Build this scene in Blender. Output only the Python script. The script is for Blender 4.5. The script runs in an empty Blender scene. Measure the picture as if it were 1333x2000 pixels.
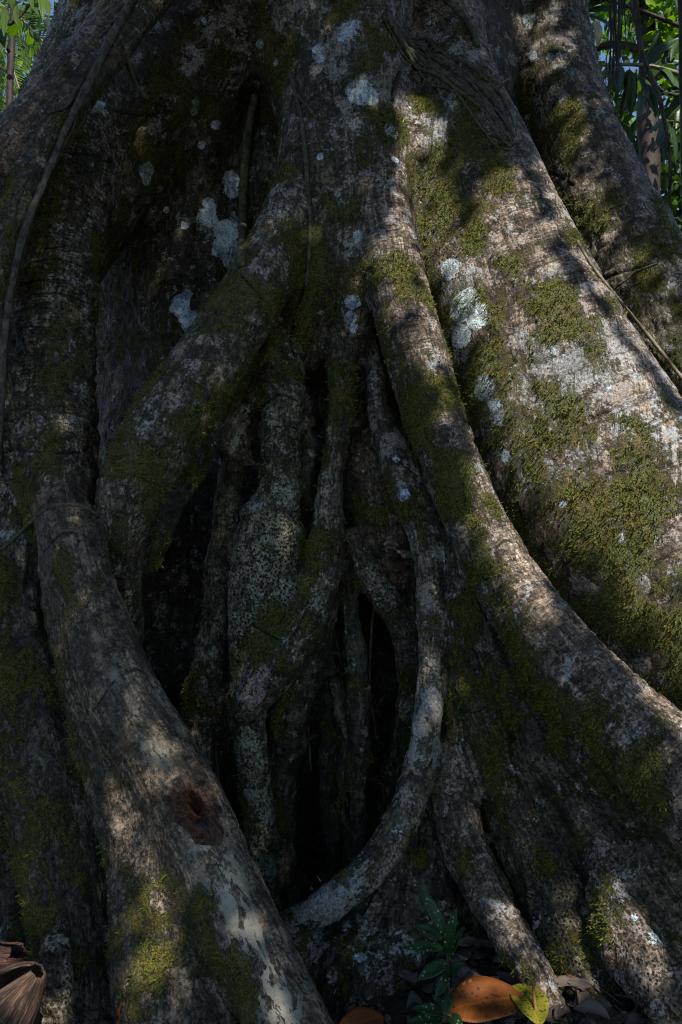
import bpy, math, random, time
import numpy as np
from mathutils import Vector, Matrix
from mathutils.bvhtree import BVHTree
T0 = time.time()
SC = bpy.context.scene
COL = SC.collection
R = math.radians

# ------------------------------------------------------------------ camera
CAMZ, PITCH, VFOV = 1.10, R(4.0), R(54.0)
F = 1000.0 / math.tan(VFOV / 2)
cd = bpy.data.cameras.new('camera')
cam = bpy.data.objects.new('camera', cd)
COL.objects.link(cam)
cam.location = (0, 0, CAMZ)
cam.rotation_euler = (R(90) + PITCH, 0, 0)
cd.sensor_fit = 'VERTICAL'
cd.angle = VFOV
cd.clip_start = 0.05
cd.clip_end = 500
SC.camera = cam

# ------------------------------------------------------------------ world, sun, exposure
SUN_AZ = R(24)      # to the right of straight behind the camera
SUN_EL = R(47)
SDIR = Vector((math.sin(SUN_AZ) * math.cos(SUN_EL), -math.cos(SUN_AZ) * math.cos(SUN_EL), math.sin(SUN_EL)))
w = bpy.data.worlds.new('World')
SC.world = w
w.use_nodes = True
nt = w.node_tree
nt.nodes.clear()
sky = nt.nodes.new('ShaderNodeTexSky')
sky.sky_type = 'NISHITA'
sky.sun_disc = False
sky.air_density = .85; sky.dust_density = 0.0; sky.ozone_density = 2.2
sky.sun_elevation = SUN_EL
sky.sun_rotation = math.atan2(SDIR.x, SDIR.y)
bg = nt.nodes.new('ShaderNodeBackground')
bg.inputs['Strength'].default_value = 0.115
wo = nt.nodes.new('ShaderNodeOutputWorld')
nt.links.new(sky.outputs[0], bg.inputs[0])
nt.links.new(bg.outputs[0], wo.inputs[0])
sl = bpy.data.lights.new('sun', 'SUN')
sl.energy = 5.0
sl.angle = R(0.5)
sl.color = (1.0, 0.95, 0.88)
so = bpy.data.objects.new('sun', sl)
COL.objects.link(so)
so.rotation_euler = SDIR.to_track_quat('Z', 'Y').to_euler()
SC.view_settings.view_transform = 'Standard'
SC.view_settings.look = 'None'
SC.view_settings.gamma = 1
SC.view_settings.exposure = 0.55
SC.render.engine = 'CYCLES'
SC.cycles.use_denoising = True
SC.cycles.filter_width = 1.1
try:
    SC.cycles.denoiser = 'OPENIMAGEDENOISE'
except Exception:
    pass
SC.cycles.denoising_prefilter = 'NONE'
SC.cycles.max_bounces = 5
SC.cycles.diffuse_bounces = 3
SC.cycles.transparent_max_bounces = 4

# ------------------------------------------------------------------ helpers
SP, CP = math.sin(PITCH), math.cos(PITCH)


def ray(px, py):
    u, v = (px - 666.5) / F, (1000.0 - py) / F
    return Vector((u, CP - v * SP, SP + v * CP))


def at(px, py, Y):
    d = ray(px, py)
    return Vector((0, 0, CAMZ)) + d * (Y / d.y)


def pix(P):
    """world points (n,3) -> pixel x, y"""
    P = np.asarray(P, float)
    y, z = P[:, 1], P[:, 2] - CAMZ
    dep = y * CP + z * SP
    up = z * CP - y * SP
    return 666.5 + F * P[:, 0] / dep, 1000 - F * up / dep


def tag(o, label=None, cat=None, group=None, kind=None):
    if label: o['label'] = label
    if cat: o['category'] = cat
    if group: o['group'] = group
    if kind: o['kind'] = kind
    return o


def empty(name, loc=(0, 0, 0)):
    o = bpy.data.objects.new(name, None)
    o.empty_display_size = 0.1
    COL.objects.link(o)
    o.location = loc
    return o


def link(name, me, mat, parent=None, smooth=True):
    o = bpy.data.objects.new(name, me)
    COL.objects.link(o)
    if mat is not None and not me.materials:
        me.materials.append(mat)
    if smooth and len(me.polygons):
        me.polygons.foreach_set('use_smooth', np.ones(len(me.polygons), bool))
    if parent is not None:
        o.parent = parent
        o.matrix_parent_inverse = Matrix.Translation(-Vector(parent.location))
    return o


def hsh(ix, iy, iz, seed):
    n = (ix.astype(np.int64) * 374761393 + iy.astype(np.int64) * 668265263 + iz.astype(np.int64) * 2147483647 + seed * 1274126177) & 0xffffffff
    n = ((n ^ (n >> 13)) * 1274126177) & 0xffffffff
    n = n ^ (n >> 16)
    return (n & 0xffff) / 65535.0


def noise(P, s=1.0, seed=0):
    """value noise in -1..1 for (n,3) points"""
    P = P * s
    i = np.floor(P).astype(np.int64)
    f = P - i
    f = f * f * f * (f * (f * 6 - 15) + 10)
    out = 0
    for dx in (0, 1):
        wx = f[:, 0] if dx else 1 - f[:, 0]
        for dy in (0, 1):
            wy = f[:, 1] if dy else 1 - f[:, 1]
            for dz in (0, 1):
                wz = f[:, 2] if dz else 1 - f[:, 2]
                out = out + wx * wy * wz * hsh(i[:, 0] + dx, i[:, 1] + dy, i[:, 2] + dz, seed)
    return out * 2 - 1


def fbm(P, s, o=3, seed=0):
    r, a = 0, 1.0
    for k in range(o):
        r = r + a * noise(P, s * 2.03 ** k, seed + 17 * k)
        a *= .5
    return r / (2 - 2 * .5 ** o)


def catmull(pts, step):
    """resample rows of control values so that consecutive xyz are about step apart"""
    P = np.array(pts, float)
    Q = np.vstack([2 * P[0] - P[1], P, 2 * P[-1] - P[-2]])
    out = []
    for k in range(len(P) - 1):
        a, b, c, d = Q[k], Q[k + 1], Q[k + 2], Q[k + 3]
        n = max(1, int(math.ceil(np.linalg.norm((c - b)[:3]) / step)))
        for t in np.arange(n) / n:
            out.append(.5 * ((2 * b) + (c - a) * t + (2 * a - 5 * b + 4 * c - d) * t * t + (3 * b - a - 3 * c + d) * t ** 3))
    out.append(P[-1])
    return np.array(out)


def world_pts(pts):
    out = []
    for (px, py, Y, r) in pts:
        p = at(px, py, Y)
        dep = p.y * CP + (p.z - CAMZ) * SP
        out.append((p.x, p.y, p.z, r * dep / F))
    return out


def new_mat(name):
    m = bpy.data.materials.new(name)
    m.use_nodes = True
    nt = m.node_tree
    b = nt.nodes['Principled BSDF']
    return m, nt, b


class N:
    """tiny node helper"""
    def __init__(s, nt): s.nt = nt
    def n(s, t, **k):
        x = s.nt.nodes.new(t)
        for a, v in k.items(): setattr(x, a, v)
        return x
    def put(s, sock, v):
        if hasattr(v, 'is_output') or isinstance(v, bpy.types.NodeSocket): s.nt.links.new(v, sock)
        else: sock.default_value = v
    def math(s, op, a, b=0.5, c=None, clamp=False):
        x = s.n('ShaderNodeMath', operation=op, use_clamp=clamp)
        s.put(x.inputs[0], a); s.put(x.inputs[1], b)
        if c is not None: s.put(x.inputs[2], c)
        return x.outputs[0]
    def noise(s, vec, scale, detail=3, rough=.55, dist=0):
        x = s.n('ShaderNodeTexNoise')
        if vec is not None: s.put(x.inputs['Vector'], vec)
        x.inputs['Scale'].default_value = scale; x.inputs['Detail'].default_value = detail
        x.inputs['Roughness'].default_value = rough; x.inputs['Distortion'].default_value = dist
        return x.outputs[0]
    def vor(s, vec, scale, feature='F1', rnd=1.0):
        x = s.n('ShaderNodeTexVoronoi', feature=feature)
        if vec is not None: s.put(x.inputs['Vector'], vec)
        x.inputs['Scale'].default_value = scale; x.inputs['Randomness'].default_value = rnd
        return x.outputs[0]
    def ramp(s, v, lo, hi, a=0.0, b=1.0):
        x = s.n('ShaderNodeMapRange', interpolation_type='SMOOTHSTEP')
        s.put(x.inputs[0], v); s.put(x.inputs[1], lo); s.put(x.inputs[2], hi); s.put(x.inputs[3], a); s.put(x.inputs[4], b)
        return x.outputs[0]
    def mix(s, f, a, b, mode='MIX'):
        x = s.n('ShaderNodeMix', data_type='RGBA', blend_type=mode)
        s.put(x.inputs[0], f)
        s.put(x.inputs[6], a if not isinstance(a, tuple) else (*a, 1)); s.put(x.inputs[7], b if not isinstance(b, tuple) else (*b, 1))
        return x.outputs[2]
    def attr(s, name, out='Fac'):
        x = s.n('ShaderNodeAttribute', attribute_name=name)
        return x.outputs[out]
    def scalev(s, v, k):
        x = s.n('ShaderNodeVectorMath', operation='MULTIPLY')
        s.put(x.inputs[0], v); x.inputs[1].default_value = k
        return x.outputs[0]
    def addv(s, a, b):
        x = s.n('ShaderNodeVectorMath', operation='ADD')
        s.put(x.inputs[0], a); s.put(x.inputs[1], b)
        return x.outputs[0]

# ------------------------------------------------------------------ bark material
def bark_material():
    m, nt, b = new_mat('fig_bark')
    k = N(nt)
    pos = k.attr('rest', 'Vector')
    flow = k.attr('flow', 'Vector')          # along the root, round the root (metres)
    wob = k.n('ShaderNodeTexNoise'); k.put(wob.inputs['Vector'], pos); wob.inputs['Scale'].default_value = 9
    wv = k.scalev(k.addv(wob.outputs[1], (-.5, -.5, -.5)), (.035, .035, .035))
    fw = k.addv(flow, wv)
    tint = k.attr('tint', 'Color')
    moss_a, lich_a, pit_a, spot_a, ring_a = (k.attr(x) for x in ('moss', 'lichen', 'pit', 'spot', 'ring'))
    big = k.noise(pos, 5.5, 5, .62, .3)
    mid = k.noise(pos, 24, 5, .65, .2)
    fine = k.noise(pos, 120, 4, .7)
    gr = k.noise(pos, 340, 2, .6)
    rings = k.noise(k.scalev(fw, (95, 7, 7)), 1.0, 4, .65, .25)
    rings2 = k.noise(k.scalev(fw, (260, 22, 22)), 1.0, 3, .6)
    grain = k.noise(k.scalev(fw, (10, 95, 60)), 1.0, 4, .65, .3)
    # base bark
    v = k.math('ADD', k.math('MULTIPLY', mid, .55), k.math('MULTIPLY', fine, .75))
    spk = k.noise(k.addv(pos, (4, 4, 2)), 58, 5, .75, .3)
    v = k.math('ADD', k.math('MULTIPLY', v, .6), k.math('MULTIPLY', spk, .55))
    c = k.mix(k.ramp(v, .56, .78), (.17, .16, .13), (1.95, 1.93, 1.88))
    c = k.mix(1.0, c, k.mix(k.ramp(grain, .40, .60), (.58, .56, .52), (1.38, 1.38, 1.38)), 'MULTIPLY')
    strk = k.noise(k.scalev(fw, (3.0, 30, 30)), 1.0, 5, .65, .5)
    c = k.mix(1.0, c, k.mix(k.ramp(strk, .40, .60), (.66, .63, .56), (1.25, 1.26, 1.28)), 'MULTIPLY')
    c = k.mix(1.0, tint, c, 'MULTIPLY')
    c = k.mix(k.ramp(big, .38, .62), c, k.mix(1.0, c, (.48, .46, .40), 'MULTIPLY'))
    # fine dark rings across the limb
    rr = k.ramp(k.math('ADD', k.math('MULTIPLY', rings, .6), k.math('MULTIPLY', rings2, .4)), .43, .51, 1, 0)
    c = k.mix(k.math('MULTIPLY', k.math('MULTIPLY', rr, ring_a), .8), c, k.mix(1.0, c, (.20, .18, .16), 'MULTIPLY'))
    # dark algae blotches
    alg = k.ramp(k.noise(k.addv(pos, (7, 3, 1)), 12, 8, .74, .5), .50, .60)
    c = k.mix(k.math('MULTIPLY', alg, .5), c, (.022, .022, .015))
    # wandering pale lichen network
    warp = k.scalev(fw, (11, 34, 34))
    vl = k.math('MAXIMUM', k.ramp(k.noise(warp, 1.0, 5, .62, 1.2), .49, .54), .0)
    c = k.mix(k.math('MULTIPLY', vl, k.attr('vein')), c, (.36, .33, .25))
    # crust lichen speckles
    ln = k.math('ADD', k.math('MULTIPLY', k.noise(k.addv(pos, (3, 9, 4)), 19, 6, .68, .35), .78), k.math('MULTIPLY', fine, .22))
    lt = k.math('SUBTRACT', .66, k.math('MULTIPLY', lich_a, .24))
    lm = k.ramp(k.math('SUBTRACT', ln, lt), 0.0, .035)
    lcol = k.mix(k.ramp(fine, .35, .7), (.14, .145, .138), (.46, .47, .45))
    lcol = k.mix(k.ramp(big, .42, .56), lcol, k.mix(1.0, lcol, (1.0, .80, .70), 'MULTIPLY'))
    lcol = k.mix(k.attr('green'), lcol, k.mix(1.0, lcol, (.80, .98, .66), 'MULTIPLY'))
    c = k.mix(k.math('MULTIPLY', lm, .85), c, lcol)
    # pits (small dark pores)
    pv = k.vor(k.addv(pos, k.scalev(wv, (.12, .12, .12))), 95)
    pm0 = k.math('MULTIPLY', k.ramp(pv, .24, .42, 1, 0), k.ramp(mid, .38, .5))
    pm = k.math('MULTIPLY', pm0, pit_a)
    c = k.mix(k.math('MULTIPLY', pm, .9), c, (.010, .009, .008))
    # moss
    mn = k.math('ADD', moss_a, k.math('MULTIPLY', k.math('SUBTRACT', k.math('ADD', k.math('MULTIPLY', k.noise(pos, 50, 8, .82), .5), k.math('MULTIPLY', k.noise(k.scalev(fw, (14, 65, 65)), 1.0, 7, .78), .5)), .5), 3.0))
    mm = k.ramp(mn, -.04, .12)
    tuft = k.noise(pos, 210, 3, .75, .4)
    mcol = k.mix(k.ramp(tuft, .38, .62), (.010, .017, .002), (.190, .210, .018))
    mcol = k.mix(k.ramp(mid, .40, .62), mcol, k.mix(1.0, mcol, (1.15, .78, .55), 'MULTIPLY'))
    c = k.mix(k.math('MULTIPLY', mm, .80), c, mcol)
    # big plate lichens with crisp lobed rims
    sn = k.math('ADD', spot_a, k.math('ADD', k.math('MULTIPLY', k.math('SUBTRACT', k.noise(pos, 26, 7, .75, .5), .5), .85), k.math('MULTIPLY', k.math('SUBTRACT', fine, .5), .35)))
    sm = k.ramp(sn, .50, .53)
    rim = k.math('MULTIPLY', sm, k.ramp(sn, .56, .66, 1, 0))
    tex = k.math('ADD', k.math('MULTIPLY', k.noise(pos, 160, 4, .7), .6), k.math('MULTIPLY', k.ramp(k.vor(pos, 130), .1, .5), .4))
    scol = k.mix(k.ramp(tex, .3, .75), (.24, .30, .30), (.68, .77, .78))
    scol = k.mix(k.math('MULTIPLY', rim, .4), scol, (.68, .73, .70))
    scol = k.mix(k.ramp(mid, .45, .62), scol, k.mix(1.0, scol, (.62, .62, .58), 'MULTIPLY'))
    scol = k.mix(k.attr('spotblue'), scol, k.mix(1.0, scol, (.84, .94, 1.18), 'MULTIPLY'))
    c = k.mix(sm, c, scol)
    # dark crevices
    ck = k.ramp(k.math('ADD', k.attr('crack'), k.math('MULTIPLY', k.math('SUBTRACT', fine, .5), .5)), .35, .6)
    c = k.mix(k.math('MULTIPLY', ck, .9), c, (.008, .007, .006))
    # red scar tissue
    red = k.attr('red')
    rc = k.mix(k.ramp(fine, .35, .65), (.018, .009, .006), (.105, .042, .022))
    c = k.mix(k.ramp(k.math('ADD', red, k.math('MULTIPLY', k.math('SUBTRACT', mid, .5), .9)), .42, .6), c, rc)
    nt.links.new(c, b.inputs['Base Color'])
    b.inputs['Roughness'].default_value = .58
    b.inputs['Specular IOR Level'].default_value = .42
    # height
    h = k.math('ADD', k.math('MULTIPLY', mid, .007), k.math('MULTIPLY', fine, .0028))
    h = k.math('ADD', h, k.math('MULTIPLY', gr, .0008))
    h = k.math('SUBTRACT', h, k.math('MULTIPLY', k.math('MULTIPLY', rr, ring_a), .0022))
    h = k.math('ADD', h, k.math('MULTIPLY', grain, .0035))
    h = k.math('SUBTRACT', h, k.math('MULTIPLY', pm, .006))
    h = k.math('ADD', h, k.math('MULTIPLY', mm, k.math('ADD', .003, k.math('MULTIPLY', tuft, .012))))
    h = k.math('ADD', h, k.math('MULTIPLY', sm, k.math('ADD', .001, k.math('MULTIPLY', tex, .0035))))
    bp = k.n('ShaderNodeBump'); bp.inputs['Strength'].default_value = 1.0; bp.inputs['Distance'].default_value = 1.0
    k.put(bp.inputs['Height'], h)
    nt.links.new(bp.outputs[0], b.inputs['Normal'])
    return m


# ------------------------------------------------------------------ the strangler fig: limbs as tapering swept volumes
# tints
GY, OL, RD, PK, DK = (.165, .150, .130), (.105, .098, .070), (.150, .105, .075), (.215, .175, .150), (.085, .080, .066)
LIMBS = []


def limb(part, pts, k=.03, fl=1.0, tint=GY, moss=.4, lich=.4, pit=0., ring=.3, vein=0., lump=1., fold=0., red=0., stage=1, label=None, wig=0., green=0.):
    W = world_pts(pts)
    W = catmull(W, max(.03, .4 * float(np.mean([q[3] for q in W]))))
    if wig:
        W = catmull(W, .05); z_ = np.zeros(len(W)); sd = len(LIMBS) * 7
        g_ = np.stack([np.arange(len(W)) * .05, z_, z_ + sd], 1)
        W[:, 0] += wig * .022 * noise(g_, 9, sd); W[:, 1] += wig * .015 * noise(g_, 7, sd + 1)
        W[:, 3] *= 1 + wig * .28 * noise(g_, 11, sd + 2) + wig * .14 * noise(g_, 24, sd + 3)
    LIMBS.append(dict(part=part, W=W, k=k, fl=fl, tint=tint, moss=moss, lich=lich, pit=pit, ring=ring, vein=vein, lump=lump,
                      fold=fold, red=red, green=green, stage=stage, label=label))

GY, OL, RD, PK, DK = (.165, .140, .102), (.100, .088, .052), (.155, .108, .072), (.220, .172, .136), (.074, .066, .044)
# --- body of the trunk (stage 0, behind the roots)
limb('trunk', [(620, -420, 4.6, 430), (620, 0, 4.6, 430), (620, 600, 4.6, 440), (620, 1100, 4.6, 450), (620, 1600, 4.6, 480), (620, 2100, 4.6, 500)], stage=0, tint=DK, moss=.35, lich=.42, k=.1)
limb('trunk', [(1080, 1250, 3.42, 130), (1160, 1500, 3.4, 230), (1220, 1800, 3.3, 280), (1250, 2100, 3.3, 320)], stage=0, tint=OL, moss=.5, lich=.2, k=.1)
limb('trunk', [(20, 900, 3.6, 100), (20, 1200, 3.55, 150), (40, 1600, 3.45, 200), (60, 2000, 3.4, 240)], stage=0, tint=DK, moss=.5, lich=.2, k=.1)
limb('trunk', [(640, -200, 3.80, 260), (640, -60, 3.78, 230), (630, 60, 3.74, 165), (625, 170, 3.68, 105)], k=.08, tint=GY, moss=.45, lich=.62, ring=.1)
limb('trunk', [(600, -90, 3.80, 150), (450, 20, 3.76, 140), (345, 125, 3.74, 140), (245, 250, 3.74, 130), (170, 390, 3.68, 110), (120, 520, 3.6, 80)], k=.03, tint=OL, moss=.62, lich=.5, ring=.1)
limb('trunk', [(980, -120, 4.3, 100), (985, 100, 4.2, 80), (1000, 300, 4.1, 60), (1040, 420, 4.0, 40)], k=.05, tint=OL, moss=.6, lich=.3)
limb('trunk', [(640, 80, 3.62, 105), (645, 250, 3.56, 105), (650, 400, 3.5, 112), (640, 540, 3.46, 105), (625, 660, 3.46, 88)], k=.06, tint=OL, moss=.7, lich=.4, ring=.2)
# --- left side
limb('buttress_root#a', [(265, -140, 4.4, 110), (206, 0, 4.35, 76), (146, 130, 4.3, 68), (84, 245, 4.25, 66), (0, 370, 4.15, 78), (-120, 520, 4.1, 90), (-190, 850, 4.0, 110), (-210, 1400, 3.9, 150), (-210, 1850, 3.8, 190)], k=.03, tint=GY, moss=.75, lich=.6, label='pale mossy root edge against the foliage at top left')
limb('root#b', [(420, -140, 3.38, 50), (300, -30, 3.32, 50), (200, 85, 3.27, 50), (110, 193, 3.22, 54), (15, 310, 3.16, 60), (-90, 440, 3.1, 66), (-190, 620, 3.1, 74), (-250, 950, 3.05, 84), (-270, 1350, 2.98, 96), (-260, 1900, 2.9, 120)], k=.02, tint=RD, moss=.28, lich=.35, ring=.4, lump=.6, label='thick brown root slanting down to the left edge')
limb('root#c', [(370, -80, 3.3, 30), (290, 10, 3.28, 30), (212, 112, 3.22, 31), (132, 222, 3.17, 33), (68, 325, 3.12, 36), (22, 450, 3.08, 38), (-8, 580, 3.06, 36), (-14, 720, 3.05, 34), (-30, 900, 3.1, 40)], k=.012, tint=OL, moss=.35, lich=.35, ring=.4, lump=.6)
limb('buttress_root#f', [(165, 170, 3.62, 70), (140, 280, 3.52, 88), (118, 400, 3.42, 90), (108, 520, 3.34, 86), (104, 650, 3.27, 84), (100, 780, 3.2, 88), (104, 880, 3.14, 88), (112, 960, 3.08, 78), (118, 1020, 3.06, 60)], k=.05, tint=GY, moss=.8, lich=.5, ring=1.2, lump=.9, label='upright mossy root with wrinkled rings left of the trunk')
limb('buttress_root#f', [(-20, 700, 3.4, 60), (15, 850, 3.28, 66), (25, 960, 3.2, 66), (30, 1060, 3.14, 58)], k=.05, tint=GY, moss=.6, lich=.62, ring=.6)
limb('buttress_root#g', [(112, 860, 3.14, 54), (114, 930, 3.06, 56), (120, 985, 2.99, 56), (132, 1040, 2.93, 60), (152, 1100, 2.88, 58), (180, 1180, 2.83, 58), (212, 1280, 2.78, 68), (258, 1380, 2.72, 70), (316, 1480, 2.66, 72), (378, 1590, 2.6, 74), (432, 1710, 2.53, 72), (487, 1830, 2.46, 74), (545, 1960, 2.38, 80), (600, 2090, 2.3, 86)], k=.03, tint=(.155, .118, .084), moss=.12, lich=.05, ring=.35, vein=.0, lump=.35, label='thick pale brown root sweeping down to the lower left with a knot')
limb('buttress_root#g', [(128, 1130, 2.95, 32), (168, 1280, 2.89, 46), (226, 1440, 2.82, 60), (278, 1600, 2.74, 72), (322, 1750, 2.66, 92), (348, 1900, 2.6, 112), (370, 2060, 2.52, 130)], k=.12, tint=(.155, .118, .084), moss=.35, lich=.12, ring=.1, pit=.35, lump=1.1, fold=.4)
limb('root#h', [(45, 1060, 3.14, 55), (45, 1180, 3.08, 62), (62, 1340, 3.0, 76), (90, 1500, 2.92, 86), (120, 1650, 2.84, 86), (146, 1800, 2.77, 84), (155, 1950, 2.7, 88), (160, 2120, 2.6, 95)], k=.05, tint=DK, moss=.72, lich=.15, pit=.4, ring=.1, lump=1.2, fold=.7, label='dark moss covered root at the left edge')
limb('root#h2', [(-60, 1000, 3.35, 80), (-40, 1250, 3.28, 70), (-15, 1480, 3.2, 65), (10, 1650, 3.12, 62), (28, 1760, 3.04, 58), (20, 1880, 2.98, 55), (10, 2050, 2.95, 60)], k=.04, tint=OL, moss=.5, lich=.3, fold=.5, lump=1.3)
limb('root#h3', [(118, 1800, 2.66, 10), (110, 1850, 2.6, 22), (106, 1910, 2.56, 30), (116, 1980, 2.52, 36), (125, 2060, 2.5, 40)], k=.03, wig=.16, green=.7, tint=GY, moss=.35, lich=.4, pit=1, lump=2.2, label='knobby rotten root stump beside the dead palm sheath')
limb('root#i2', [(190, 1035, 2.93, 18), (203, 1110, 2.93, 17), (220, 1180, 2.94, 17), (243, 1250, 2.97, 15), (262, 1330, 3.05, 12), (275, 1450, 3.1, 12)], k=.015, tint=OL, moss=.25, lich=.4, lump=.5)
limb('root#i3', [(262, 1120, 3.38, 10), (266, 1300, 3.36, 12), (268, 1450, 3.36, 14), (300, 1600, 3.36, 20), (330, 1800, 3.3, 28)], k=.02, tint=DK, moss=.6, lich=.4)
# --- diagonal root across the dark recess
limb('buttress_root#i', [(578, 170, 3.46, 24), (583, 280, 3.38, 36), (568, 380, 3.32, 46), (545, 460, 3.27, 54), (518, 530, 3.22, 60), (475, 608, 3.16, 66), (418, 695, 3.1, 70), (355, 788, 3.04, 74), (298, 872, 3.0, 74), (258, 955, 2.99, 66), (240, 1040, 3.02, 50), (240, 1140, 3.12, 40), (250, 1240, 3.25, 34)], k=.014, tint=GY, moss=.84, lich=.5, ring=.5, lump=.5, label='mossy diagonal root reaching down left from the centre')
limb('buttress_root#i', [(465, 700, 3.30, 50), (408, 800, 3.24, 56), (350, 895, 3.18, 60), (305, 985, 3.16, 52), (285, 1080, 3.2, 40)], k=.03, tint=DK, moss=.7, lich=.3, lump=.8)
# --- centre strands
limb('root#k2', [(606, 120, 3.45, 26), (630, 260, 3.36, 40), (642, 400, 3.32, 46), (628, 520, 3.29, 50), (608, 620, 3.3, 46), (600, 690, 3.33, 36)], k=.03, tint=OL, moss=.66, lich=.42, ring=.3, lump=.8, label='mossy centre strand of the fused trunk')
limb('root#k3', [(700, -60, 3.6, 100), (702, 80, 3.52, 86), (708, 200, 3.44, 74), (704, 340, 3.37, 62), (696, 470, 3.32, 54), (690, 590, 3.3, 44), (688, 690, 3.33, 30)], k=.05, tint=GY, moss=.6, lich=.6, ring=.2, lump=.8)
limb('buttress_root#l', [(742, 150, 3.5, 44), (752, 300, 3.38, 46), (754, 420, 3.3, 54), (772, 540, 3.22, 60), (798, 640, 3.16, 62), (832, 760, 3.08, 62), (868, 870, 3.01, 60), (908, 975, 2.96, 60), (955, 1070, 2.91, 64), (1010, 1165, 2.86, 70), (1080, 1262, 2.8, 76), (1172, 1365, 2.73, 86), (1285, 1475, 2.66, 98), (1420, 1600, 2.58, 112), (1600, 1790, 2.52, 140), (1760, 2000, 2.48, 170)], k=.045, tint=PK, moss=.40, lich=.45, ring=.8, lump=.22, label='long root curving from the centre to the lower right')
# --- right main buttress
limb('buttress_root#m', [(800, -80, 3.9, 90), (842, 60, 3.78, 84), (895, 175, 3.64, 82), (945, 285, 3.53, 82), (990, 395, 3.43, 86), (1040, 505, 3.34, 94), (1098, 625, 3.25, 104), (1165, 765, 3.20, 120), (1240, 905, 3.17, 140), (1335, 1050, 3.14, 160), (1460, 1210, 3.10, 180), (1600, 1430, 3.05, 205), (1720, 1720, 2.95, 230), (1800, 2000, 2.9, 250)], k=.05, tint=PK, moss=.30, lich=.62, ring=.9, lump=.22, label='broad moss and lichen patched buttress on the right, pale along its ridge')
limb('buttress_root#m', [(815, 170, 3.63, 56), (848, 320, 3.61, 92), (885, 460, 3.57, 118), (945, 610, 3.50, 138), (1018, 770, 3.42, 152), (1100, 925, 3.34, 170), (1200, 1080, 3.28, 186), (1320, 1235, 3.24, 200), (1455, 1390, 3.2, 220), (1560, 1600, 3.1, 240), (1640, 1900, 3.0, 260)], k=.13, tint=RD, moss=.66, lich=.6, ring=.3, lump=.4, pit=.3)
limb('buttress_root#n', [(1058, -140, 4.2, 90), (1062, -20, 4.16, 82), (1078, 100, 4.1, 80), (1108, 225, 4.02, 84), (1152, 345, 3.94, 92), (1212, 468, 3.86, 102), (1285, 595, 3.78, 116), (1375, 730, 3.7, 130), (1480, 870, 3.65, 145), (1580, 1080, 3.6, 160), (1650, 1350, 3.55, 180), (1700, 1750, 3.5, 210)], k=.03, tint=GY, moss=.55, lich=.5, ring=.5, lump=.8, label='mossy buttress behind at the upper right')
limb('buttress_root#m', [(900, 330, 3.58, 100), (985, 560, 3.48, 130), (1080, 760, 3.37, 150), (1180, 950, 3.30, 170), (1310, 1130, 3.26, 190)], k=.15, tint=RD, moss=.62, lich=.6, ring=.3, lump=.4, pit=.3)
limb('buttress_root#n2', [(1120, 180, 4.5, 40), (1170, 330, 4.4, 46), (1228, 450, 4.3, 52), (1300, 560, 4.2, 60), (1400, 690, 4.15, 70)], k=.03, tint=RD, moss=.15, lich=.3, label='bare brown root edge at the far right')
limb('root#p', [(850, -160, 3.9, 66), (866, -20, 3.74, 70), (888, 70, 3.68, 62), (915, 150, 3.64, 52), (935, 230, 3.62, 40)], k=.03, tint=GY, moss=.62, lich=.4, ring=.2)
# --- inner roots of the hollow
limb('root#q1', [(548, 640, 3.34, 42), (550, 720, 3.27, 46), (550, 800, 3.23, 42), (548, 880, 3.2, 39), (543, 970, 3.18, 45), (528, 1060, 3.16, 66), (515, 1140, 3.15, 70), (500, 1220, 3.16, 56), (484, 1300, 3.18, 42), (484, 1400, 3.2, 37), (496, 1510, 3.22, 35), (508, 1630, 3.25, 34), (520, 1750, 3.3, 30), (530, 1870, 3.35, 34)], k=.010, wig=.16, green=.7, tint=GY, moss=.25, lich=.66, pit=.8, ring=.45, lump=.8, label='swollen pitted grey root down the middle of the hollow')
limb('root#q2', [(660, 620, 3.34, 34), (668, 740, 3.26, 27), (661, 860, 3.22, 25), (646, 960, 3.18, 28), (640, 1060, 3.14, 38), (622, 1150, 3.12, 42), (586, 1230, 3.12, 43), (545, 1300, 3.14, 40), (508, 1360, 3.17, 30)], k=.010, wig=.16, green=.7, tint=GY, moss=.55, lich=.45, pit=.4, ring=.3, lump=.7, label='root crossing the hollow with a bright mossy stretch')
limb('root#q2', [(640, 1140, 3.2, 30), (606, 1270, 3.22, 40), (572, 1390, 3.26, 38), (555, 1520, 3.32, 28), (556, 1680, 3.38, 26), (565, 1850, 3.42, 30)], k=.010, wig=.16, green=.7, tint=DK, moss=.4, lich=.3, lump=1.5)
limb('root#q3', [(712, 620, 3.4, 14), (732, 720, 3.32, 17), (742, 810, 3.24, 22), (765, 870, 3.18, 32), (796, 940, 3.13, 40), (822, 1020, 3.09, 36), (838, 1100, 3.06, 29), (842, 1200, 3.03, 28), (842, 1300, 3.0, 29), (836, 1400, 2.97, 30), (820, 1500, 2.92, 33), (786, 1598, 2.88, 37), (728, 1692, 2.85, 39), (655, 1755, 2.84, 36), (595, 1795, 2.86, 34), (530, 1835, 2.92, 40)], k=.02, tint=GY, moss=.15, lich=.60, ring=.35, lump=.6, label='smooth pale root bowed round the right side of the hollow')
limb('root#q4', [(505, 770, 3.34, 24), (468, 850, 3.3, 34), (450, 950, 3.3, 30), (438, 1050, 3.3, 29), (424, 1150, 3.3, 30), (412, 1260, 3.3, 29), (400, 1345, 3.3, 34), (388, 1430, 3.33, 34), (374, 1530, 3.38, 42), (365, 1700, 3.42, 50), (360, 1850, 3.45, 55)], k=.010, wig=.16, green=.7, tint=GY, moss=.3, lich=.45, pit=.5, lump=1.3, label='gnarled knobby root at the left of the hollow')
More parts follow.
